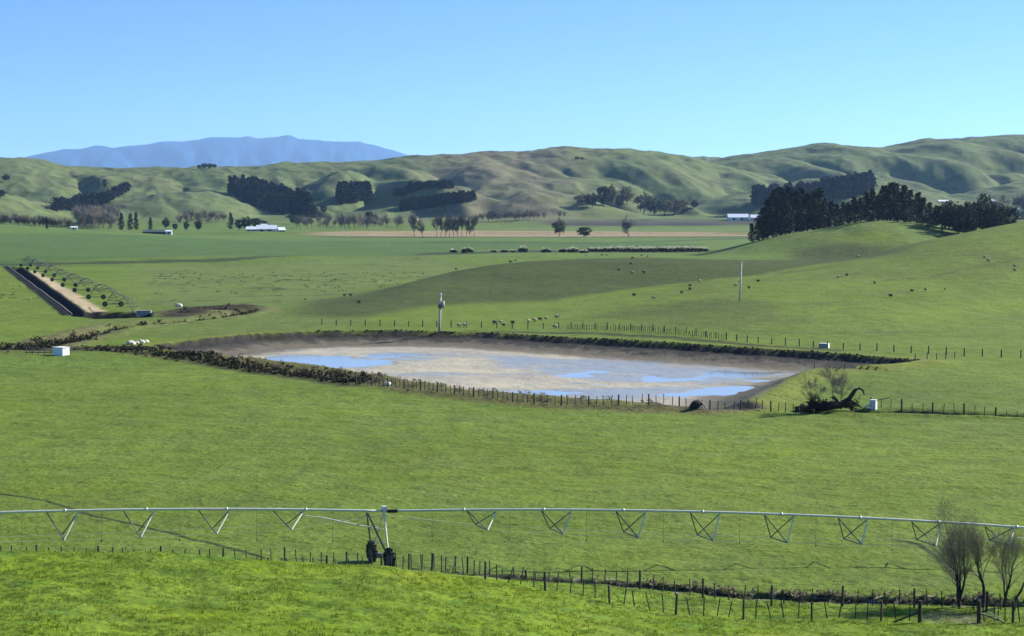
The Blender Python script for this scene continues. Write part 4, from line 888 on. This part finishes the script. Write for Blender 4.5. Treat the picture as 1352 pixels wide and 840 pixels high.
for px, b, L0, hp, rz, rf, lb in [(352, 305.5, 26, 7, .08, 'roofw', 'brightest white roofed barn among the dark trees'), (334, 305, 16, 5, -.05, 'roofw', 'low pale annex left of the brightest barn'), (371, 306, 9, 5, .3, 'roofw', 'small white roofed hut right of the brightest barn'), (347, 301.5, 12, 5, .0, 'roofw', 'farmhouse roof showing behind the brightest barn')]:
    p, L_, h_ = shed_px(px, b, L0, hp); shed(p, L_, 11, h_ * .45, h_ * .7, rz, rf, 'wall', lb, 'farm_building', 'building', 'white roofed farm buildings')
for px, b, L0, hp, lb, w in [(974, 291, 27, 8, 'long white barn at the left of the dark grove', 'white'), (1000, 291, 19, 7, 'pale barn half hidden by the dark grove', 'wall'), (1340, 279.5, 9, 4, 'pale roof among bare trees at the far right', 'wall'), (1310, 268, 8, 4, 'small white roof behind the hazy trees', 'white'), (1245, 268, 14, 3.5, 'low pale roof above the grove on the right flat', 'wall')]:
    p, L_, h_ = shed_px(px, b, L0, hp); shed(p, L_, 12, h_ * .5, h_ * .55, .05, 'roofw', w, lb, 'barn', 'barn', 'far white roofed barns')
p, L_, h_ = shed_px(570, 293, 8, 5); 
def tank(p, r, h, label):
    e = empty('water_tank', p, 0, label, 'tank'); a = MB(); a.tube([(0, 0, -.5), (0, 0, h)], r, 16, False); a.build('tank_wall', M['white'], e, True); b = MB(); b.tube([(0, 0, h), (0, 0, h + .5)], [r * 1.03, .1], 16); b.build('lid', M['grey'], e)
tank(hit(549, 291, 500), 2.2, 3.4, 'pale round tank behind the bare tree row')

# pump shed and pen on the left bank, troughs
p = hit(81, 469, 150); e = empty('pump_shed', p, -.55, 'small shed with shade-blue walls and a white sunlit end on the left ditch bank', 'shed'); e.scale = (.85, .85, .78)
a = MB(); a.box((0, 0, .75), (2.5, 1.8, 1.7)); a.build('wall', M['tankb'], e); a = MB(); a.box((0.02, 0, 1.655), (2.75, 2.05, .10)); a.build('roof', M['white'], e); a = MB(); a.box((1.26, 0, .7), (.04, 1.0, 1.5)); a.build('door', M['white'], e); a = MB(); a.box((1.29, .3, .8), (.05, .06, .2)); a.build('vent', M['dsteel'], e)  # wall blue imitates shade, the white door imitates the sunlit end
p = hit(56, 468, 150); e = empty('stock_yard', p, .12, 'grey wooden yard rails left of the small shed', 'yard')
for k in range(6):
    a = MB(); a.box((-2.6 + k, 0, .5), (.14, .14, 1.5)); a.build('post', M['post'], e)
for k in range(3):
    a = MB(); a.box((-.1, -.09, .35 + .35 * k), (5.2, .04, .15)); a.build('rail', M['post'], e)
p = hit(1088, 459.5, 300); e = empty('water_trough', p, -.45, 'trough with a white sunlit end standing alone on the grass behind the pond', 'trough'); e.scale = (.75, .75, .75)
a = MB(); a.box((0, 0, .5), (2.1, 1.2, 1.0)); a.build('basin', M['trough'], e); a = MB(); a.box((1.07, 0, .5), (.05, 1.24, 1.06)); a.build('lit_end_panel', M['white'], e); a = MB(); a.box((0, 0, 1.03), (2.2, 1.3, .07)); a.build('lid', M['white'], e)  # grey basin stands for the shaded sides, white end for sunlight
p = hit(1153, 540.5, 150); e = empty('trough_shelter', p, -.5, 'white panel box with a sloping rail beside the fallen tree', 'trough')
a = MB(); a.box((0, 0, .55), (.75, .6, 1.15)); a.build('basin', M['white'], e); a = MB(); a.tube([(.2, 0, 1.0), (1.9, .1, 1.45)], .05, 5); a.build('rail', M['post'], e); a = MB(); a.tube([(-1.1, 0, .1), (-.5, 0, .5)], .1, 5); a.build('pipe', M['white'], e)
# concrete headwall, channel pipe
p = hit(190, 416, 300); e = empty('headwall', p, .05, 'grey concrete headwall at the near end of the left irrigator', 'headwall'); a = MB(); a.box((0, 0, .2), (3.2, 1., 1.3)); a.build('wall', M['trough'], e); a = MB(); a.box((0, 0, .9), (3.4, 1.2, .1)); a.build('cap', M['grey'], e)
pts = []
for k in range(41):
    q0, q1 = CHAN[0], CHAN[3]; x_ = q0[0] + (q1[0] - q0[0]) * k / 40; y_ = q0[1] + (q1[1] - q0[1]) * k / 40; pts.append((x_, y_, hz(x_, y_) + .25))
a = MB(); a.tube(pts, .27, 8); o = a.build('channel_pipe', M['post'], None, True); tag(o, 'long grey pipe on the edge of the dark channel', 'pipe')
# pale rocks left of the pond
def rocks(px, py, s, label, m='rock', group=None):
    p = hit(px, py, 150); rd = random.Random(int(px * 7 + py)); a = MB(); n = 8; rings = 5
    for i in range(rings + 1):
        ph = math.pi * i / rings - math.pi / 2
        for j in range(n):
            th = 2 * math.pi * j / n; r_ = s * rd.uniform(.75, 1.1) * math.cos(ph); a.v.append((r_ * math.cos(th) * 1.3, r_ * math.sin(th), s * .7 * math.sin(ph) + s * .3))
    for i in range(rings):
        for j in range(n): a.f.append((i * n + j, i * n + (j + 1) % n, (i + 1) * n + (j + 1) % n, (i + 1) * n + j))
    o = a.build('boulder', M[m]); o.location = p; tag(o, label, 'rock', group)
for px, py, s, lb in [(172, 455, .75, 'largest pale boulder left of the pond'), (180, 454, .5, 'small pale boulder beside the largest'), (187, 453, .6, 'third pale boulder near the pond end'), (193, 452, .45, 'last pale boulder near the pond end'), (511, 509, .5, 'white marker stone at the start of the batten fence'), (236, 405, .8, 'pale boulder on the dark bank behind the stream')]: rocks(px, py, s, lb, group='pale boulders')

# ------------------------------------------------------------------ scrub, rushes, dead wood
def scrub(name, label, path, n, w, hgt, mt, seed, q=22, size=.3, cat='scrub', mt2=None):
    global rng; rng = np.random.default_rng(seed); rd = random.Random(seed); a = MB(); L = [0]; P = path
    for i in range(len(P) - 1): L.append(L[-1] + math.hypot(P[i + 1][0] - P[i][0], P[i + 1][1] - P[i][1]))
    C = []
    for k in range(n):
        s = rd.uniform(0, L[-1]); i = max(j for j in range(len(P) - 1) if L[j] <= s); t = (s - L[i]) / (L[i + 1] - L[i]); C.append((P[i][0] + (P[i + 1][0] - P[i][0]) * t + rd.gauss(0, w * .4), P[i][1] + (P[i + 1][1] - P[i][1]) * t + rd.gauss(0, w * .4), rd.uniform(.5, 1.1) * hgt))
    Z = height(np.array([c[0] for c in C]), np.array([c[1] for c in C]))
    for c, z in zip(C, Z): a.leaves((c[0], c[1], z + c[2] * .4), (c[2] * .8, c[2] * .8, c[2] * .6), q, size)
    o = a.build(name, M[mt]); tag(o, label, cat, None, 'stuff')
scrub('scrub', 'dark bramble scrub along the near left bank of the pond', GP([(112,461),(150,462),(200,466),(260,475),(330,486),(400,495),(480,507)]), 620, 3.6, .62, 'scrub', 1, 26, .13)
scrub('dry_grass', 'tawny dry stems among the dark pond bank scrub', GP([(40,463),(112,461),(160,463),(260,474),(400,493),(560,514),(700,529),(860,537)]), 240, 4.5, .55, 'dry', 2, 14, .12)
scrub('scrub', 'brown brush beside the ditch at the left edge', GP([(-80,466),(0,462),(40,460),(100,450)]), 260, 4, 1.1, 'scrub', 3, 24, .16)
scrub('scrub', 'dark weeds lining the muddy drain between the near fences', DITCH_N, 420, .8, .35, 'scrub', 4, 16, .12)
scrub('scrub', 'dark clumps in the hollows of the left stream', STRM[3:], 200, 3, .8, 'scrub', 5, 20, .16)
scrub('scrub', 'dark overhanging turf along the back bank of the pond', LINE_BACK[2:], 200, .5, .14, 'scrub', 6, 12, .14)
scrub('weeds', 'rank growth in the dark ditch at right', DITCH_R, 260, .8, .45, 'scrub', 7, 14, .2)
scrub('dry_grass', 'pale dry grass on the muddy strip between the near fences', [(-8,123.5),(6,120.5),(14,117.8),(22,115.8),(36,115.4)], 240, .9, .3, 'dry', 8, 10, .10)
scrub('rushes', 'mat of dark rushes on the fallen tree base', GP([(1068,543),(1090,541),(1115,541)]), 60, 1.6, 1.0, 'scrub', 9, 20, .25)
# rush tufts over the mid field
def tufts():
    global rng; rng = np.random.default_rng(31); a = MB(); b = MB(); poly = [(190,358),(560,352),(600,360),(470,392),(400,402),(200,408)]; S = []
    rd = random.Random(3)
    while len(S) < 150:
        px, py = rd.uniform(190, 600), 360 + abs(rd.gauss(0, 14))
        if poly_sd(poly, np.array([px]), np.array([py]), 400)[0] > 0: S.append(G(px, py))
    for k in range(30): S.append(G(rd.uniform(-20, 60), rd.uniform(372, 398)))
    Z = height(np.array([s[0] for s in S]), np.array([s[1] for s in S]))
    for i, (s, z) in enumerate(zip(S, Z)): (a if i % 3 else b).leaves((s[0], s[1], z + .12), (rd.uniform(.5, 1.8), .6, .28), 14, .17)
    tag(a.build('rush_tufts', M['rush']), 'dark rush tufts dotted over the flat middle field', 'rushes', None, 'stuff'); tag(b.build('dry_tufts', M['dry']), 'pale dry tufts dotted over the flat middle field', 'rushes', None, 'stuff')
tufts()
# near grass
def grass():
    rg = np.random.default_rng(9); n = 34000; y = rg.uniform(76, 118, n); x = (rg.uniform(-60, 1412, n) - CX) / F * y; keep = (y < 113) | (x > 0); x, y = x[keep], y[keep]
    dn = fbm(x / 2.2, y / 2.2, 3, 130.) > -.08; x, y = x[dn], y[dn]; d = line_d(DITCH_N, x, y, 20); k = d > 1.5; x, y = x[k], y[k]
    z = height(x, y); n = len(x); V = []; Fc = []; hgt = rg.uniform(.05, .16, n) * (1 + .7 * np.clip(fbm(x / 3, y / 3, 2, 131.), -.6, 1)); vs = []
    for b in range(4):
        a = rg.uniform(0, 6.283, n); l = rg.uniform(.3, 1., n) * hgt; w = rg.uniform(.012, .03, n); ox = rg.normal(0, .06, n); oy = rg.normal(0, .06, n)
        p0 = np.stack([x + ox - np.sin(a) * w, y + oy + np.cos(a) * w, z - .02], 1); p1 = np.stack([x + ox + np.sin(a) * w, y + oy - np.cos(a) * w, z - .02], 1); p2 = np.stack([x + ox + np.cos(a) * l, y + oy + np.sin(a) * l, z + hgt], 1); vs.append(np.stack([p0, p1, p2], 1))
    V = np.concatenate(vs).reshape(-1, 3).astype(np.float32); me = bpy.data.meshes.new('grass'); me.vertices.add(len(V)); me.vertices.foreach_set('co', V.ravel()); t = len(V) // 3
    me.loops.add(len(V)); me.loops.foreach_set('vertex_index', np.arange(len(V), dtype=np.int32)); me.polygons.add(t); me.polygons.foreach_set('loop_start', np.arange(0, len(V), 3, dtype=np.int32)); me.polygons.foreach_set('loop_total', np.full(t, 3, np.int32)); me.update(calc_edges=True)
    me.materials.append(M['grass']); o = bpy.data.objects.new('grass', me); COL.objects.link(o); tag(o, 'short bright grass on the near knoll', 'grass', None, 'stuff')
grass()
# fallen willow by the pond
def fallen():
    p = hit(1104, 541.5, 150); e = empty('fallen_willow', p, 0, 'dark fallen willow with one arching limb and a grey twiggy crown', 'tree'); s = p[1] / F
    t = MB(); t.tube([(-3.3, 0, .2), (-2.2, .1, .5), (-1.2, .1, .5), (-.3, 0, .55), (.6, 0, .5)], [.16, .34, .42, .42, .35], 8); t.tube([(.3, 0, .3), (.9, 0, .9), (1.5, 0, 1.3), (1.9, 0, 1.9), (2.2, 0, 2.35), (2.7, .1, 2.55), (3.1, .1, 2.3), (3.3, .1, 1.75)], [.34, .34, .28, .26, .22, .17, .12, .06], 8)
    t.tube([(.5, 0, .4), (.1, .1, 1.1), (-.3, .1, 1.5), (-.8, .1, 1.5)], [.3, .22, .16, .1], 7); t.tube([(1.5, 0, 1.2), (2.3, 0, .8), (3., 0, .3)], [.14, .12, .08], 6); t.build('trunk', M['barkd'], e, True)
    T, B = bare_tree(4.8, .6, 5, 77, .07, upright=.3, minr=.008, kids=(3, 4), sides=4, forks=[((-.3, .2, .8), (-.2, 0, 1), 1., 1.), ((-1.2, .3, .4), (-.7, .1, 1), .8, .8), ((.5, .3, .6), (.2, 0, 1), .8, .8)]); T.v and B.v.extend([]); T.build('limb', M['bark'], e); B.build('twigs', M['twig'], e)
    T, B = bare_tree(1.8, .8, 3, 78, .07, upright=-.1, minr=.03, kids=(4, 6), sides=4, forks=[((-1.5, 0, .3), (-1, 0, .25), 1.3, 1.), ((-2.3, 0, .3), (-.4, -.2, .6), 1., 1.), ((-.8, 0, .3), (-.8, -.3, .6), 1., 1.), ((1., 0, .2), (1., 0, .4), 1.3, 1.)]); T.v += []
    n0 = len(T.v); T.v += B.v; T.f += [tuple(i + n0 for i in f) for f in B.f]; T.build('broken_branches', M['barkd'], e)
fallen()
def stump():
    p = hit(921, 539.5, 150); e = empty('driftwood_stump', p, 0, 'dark stump with one pale leaning branch at the pond outlet', 'stump'); a = MB(); a.tube([(-.9, 0, -.1), (-.4, 0, .35), (.2, 0, .6), (.5, 0, .5)], [.25, .5, .5, .2], 8); a.tube([(-.2, 0, .1), (-.1, -.1, .9)], [.3, .12], 7); a.build('trunk', M['barkd'], e, True)
    b = MB(); b.tube([(.1, -.1, 1.05), (.6, -.1, .6), (1.1, -.1, -.05)], [.06, .1, .12], 6); b.build('branch', M['rock'], e)
stump()

# ------------------------------------------------------------------ water sheets
wm, nt, pb = newmat('shallow_water'); pb.inputs['Base Color'].default_value = (.24, .235, .20, 1); pb.inputs['Roughness'].default_value = .10; pb.inputs['IOR'].default_value = 1.33; pb.inputs['Specular IOR Level'].default_value = 1.0
n = nt.nodes.new('ShaderNodeTexNoise'); n.inputs['Scale'].default_value = 1.5; b = nt.nodes.new('ShaderNodeBump'); b.inputs['Strength'].default_value = .05; b.inputs['Distance'].default_value = .03; tcn = nt.nodes.new('ShaderNodeTexCoord'); nt.links.new(tcn.outputs['Object'], n.inputs['Vector']); nt.links.new(n.outputs['Fac'], b.inputs['Height']); nt.links.new(b.outputs[0], pb.inputs['Normal'])
def sheet(P, z, name):
    me = bpy.data.meshes.new(name); me.from_pydata([(x, y, z) for x, y in P], [], [tuple(range(len(P)))]); me.materials.append(wm); o = bpy.data.objects.new(name, me); COL.objects.link(o); o['kind'] = 'structure'
xs = [q[0] for q in POND]; ys = [q[1] for q in POND]
inner = []
cxm, cym = sum(xs) / len(xs), sum(ys) / len(ys)
sheet([(cxm + (x - cxm) * .97, cym + (y - cym) * .96) for x, y in POND], BED + .025, 'pond_water')
cxo = sum(q[0] for q in OUTP) / 6; cyo = sum(q[1] for q in OUTP) / 6
sheet([(cxo + (x - cxo) * 1.1, cyo + (y - cyo) * 1.1) for x, y in OUTP], hz(cxo, cyo) + .18, 'outlet_water')

# ------------------------------------------------------------------ haze, sky, sun, camera
HX, HY0, HY1, HZ0, HZ1 = 18500, -150, 39200, -6, 1480
hzb = MB(); hzb.box((0, (HY0 + HY1) / 2, (HZ0 + HZ1) / 2), (2 * HX, HY1 - HY0, HZ1 - HZ0))
hm = bpy.data.materials.new('air_haze'); hm.use_nodes = True; nt = hm.node_tree; nt.nodes.clear(); out = nt.nodes.new('ShaderNodeOutputMaterial'); pv = nt.nodes.new('ShaderNodeVolumePrincipled')
pv.inputs['Color'].default_value = (.34, .56, 1., 1); pv.inputs['Density'].default_value = 2.4e-5; pv.inputs['Anisotropy'].default_value = .35; nt.links.new(pv.outputs[0], out.inputs['Volume'])
ho = hzb.build('haze', hm); ho['kind'] = 'stuff'; ho['label'] = 'pale blue haze in the air over the whole valley'; ho['category'] = 'haze'

SUN_AZ, SUN_EL = R(64), R(30)                     # clockwise from the view direction
w = bpy.data.worlds.new('World'); scene.world = w; w.use_nodes = True; nt = w.node_tree; bg = nt.nodes['Background']
sky = nt.nodes.new('ShaderNodeTexSky'); sky.sky_type = 'NISHITA'; sky.sun_disc = False; sky.sun_elevation = SUN_EL; sky.sun_rotation = SUN_AZ; sky.altitude = 200; sky.air_density = 1.; sky.dust_density = .0; sky.ozone_density = 3.
tc = nt.nodes.new('ShaderNodeTexCoord'); mp = nt.nodes.new('ShaderNodeVectorMath'); mp.operation = 'MULTIPLY_ADD'; mp.inputs[1].default_value = (1, 1, 3.6); mp.inputs[2].default_value = (0, 0, .045); nt.links.new(tc.outputs['Generated'], mp.inputs[0])
nm = nt.nodes.new('ShaderNodeVectorMath'); nm.operation = 'NORMALIZE'; nt.links.new(mp.outputs[0], nm.inputs[0]); nt.links.new(nm.outputs[0], sky.inputs['Vector']); hs = nt.nodes.new('ShaderNodeHueSaturation'); hs.inputs['Saturation'].default_value = 1.12; nt.links.new(sky.outputs[0], hs.inputs['Color']); tn = nt.nodes.new('ShaderNodeVectorMath'); tn.operation = 'MULTIPLY'; tn.inputs[1].default_value = (.98, 1.06, 1.12); nt.links.new(hs.outputs[0], tn.inputs[0]); nt.links.new(tn.outputs[0], bg.inputs['Color']); bg.inputs['Strength'].default_value = .10
sd_ = bpy.data.lights.new('sun', 'SUN'); sd_.energy = 5.0; sd_.angle = R(.53); sd_.color = (1., .94, .80); so = bpy.data.objects.new('sun', sd_); COL.objects.link(so)
dv = Vector((math.sin(SUN_AZ) * math.cos(SUN_EL), math.cos(SUN_AZ) * math.cos(SUN_EL), math.sin(SUN_EL))); so.rotation_euler = dv.to_track_quat('Z', 'Y').to_euler()
cam = bpy.data.cameras.new('camera'); cam.sensor_width = 36; cam.lens = 36 * F / 1352; cam.clip_end = 90000; cam.clip_start = .5; co = bpy.data.objects.new('camera', cam); COL.objects.link(co); co.location = (0, 0, H); co.rotation_euler = (math.pi / 2 - PITCH, 0, 0); scene.camera = co
scene.view_settings.view_transform = 'Standard'; scene.view_settings.look = 'None'; scene.view_settings.gamma = 1; scene.view_settings.exposure = 1.25
scene.render.engine = 'CYCLES'; scene.cycles.volume_bounces = 1; scene.cycles.max_bounces = 6; scene.cycles.diffuse_bounces = 2; scene.cycles.glossy_bounces = 2; scene.cycles.transparent_max_bounces = 8
scene.cycles.use_denoising = True; scene.render.filter_size = 1.2 if hasattr(scene.render, 'filter_size') else 1.5
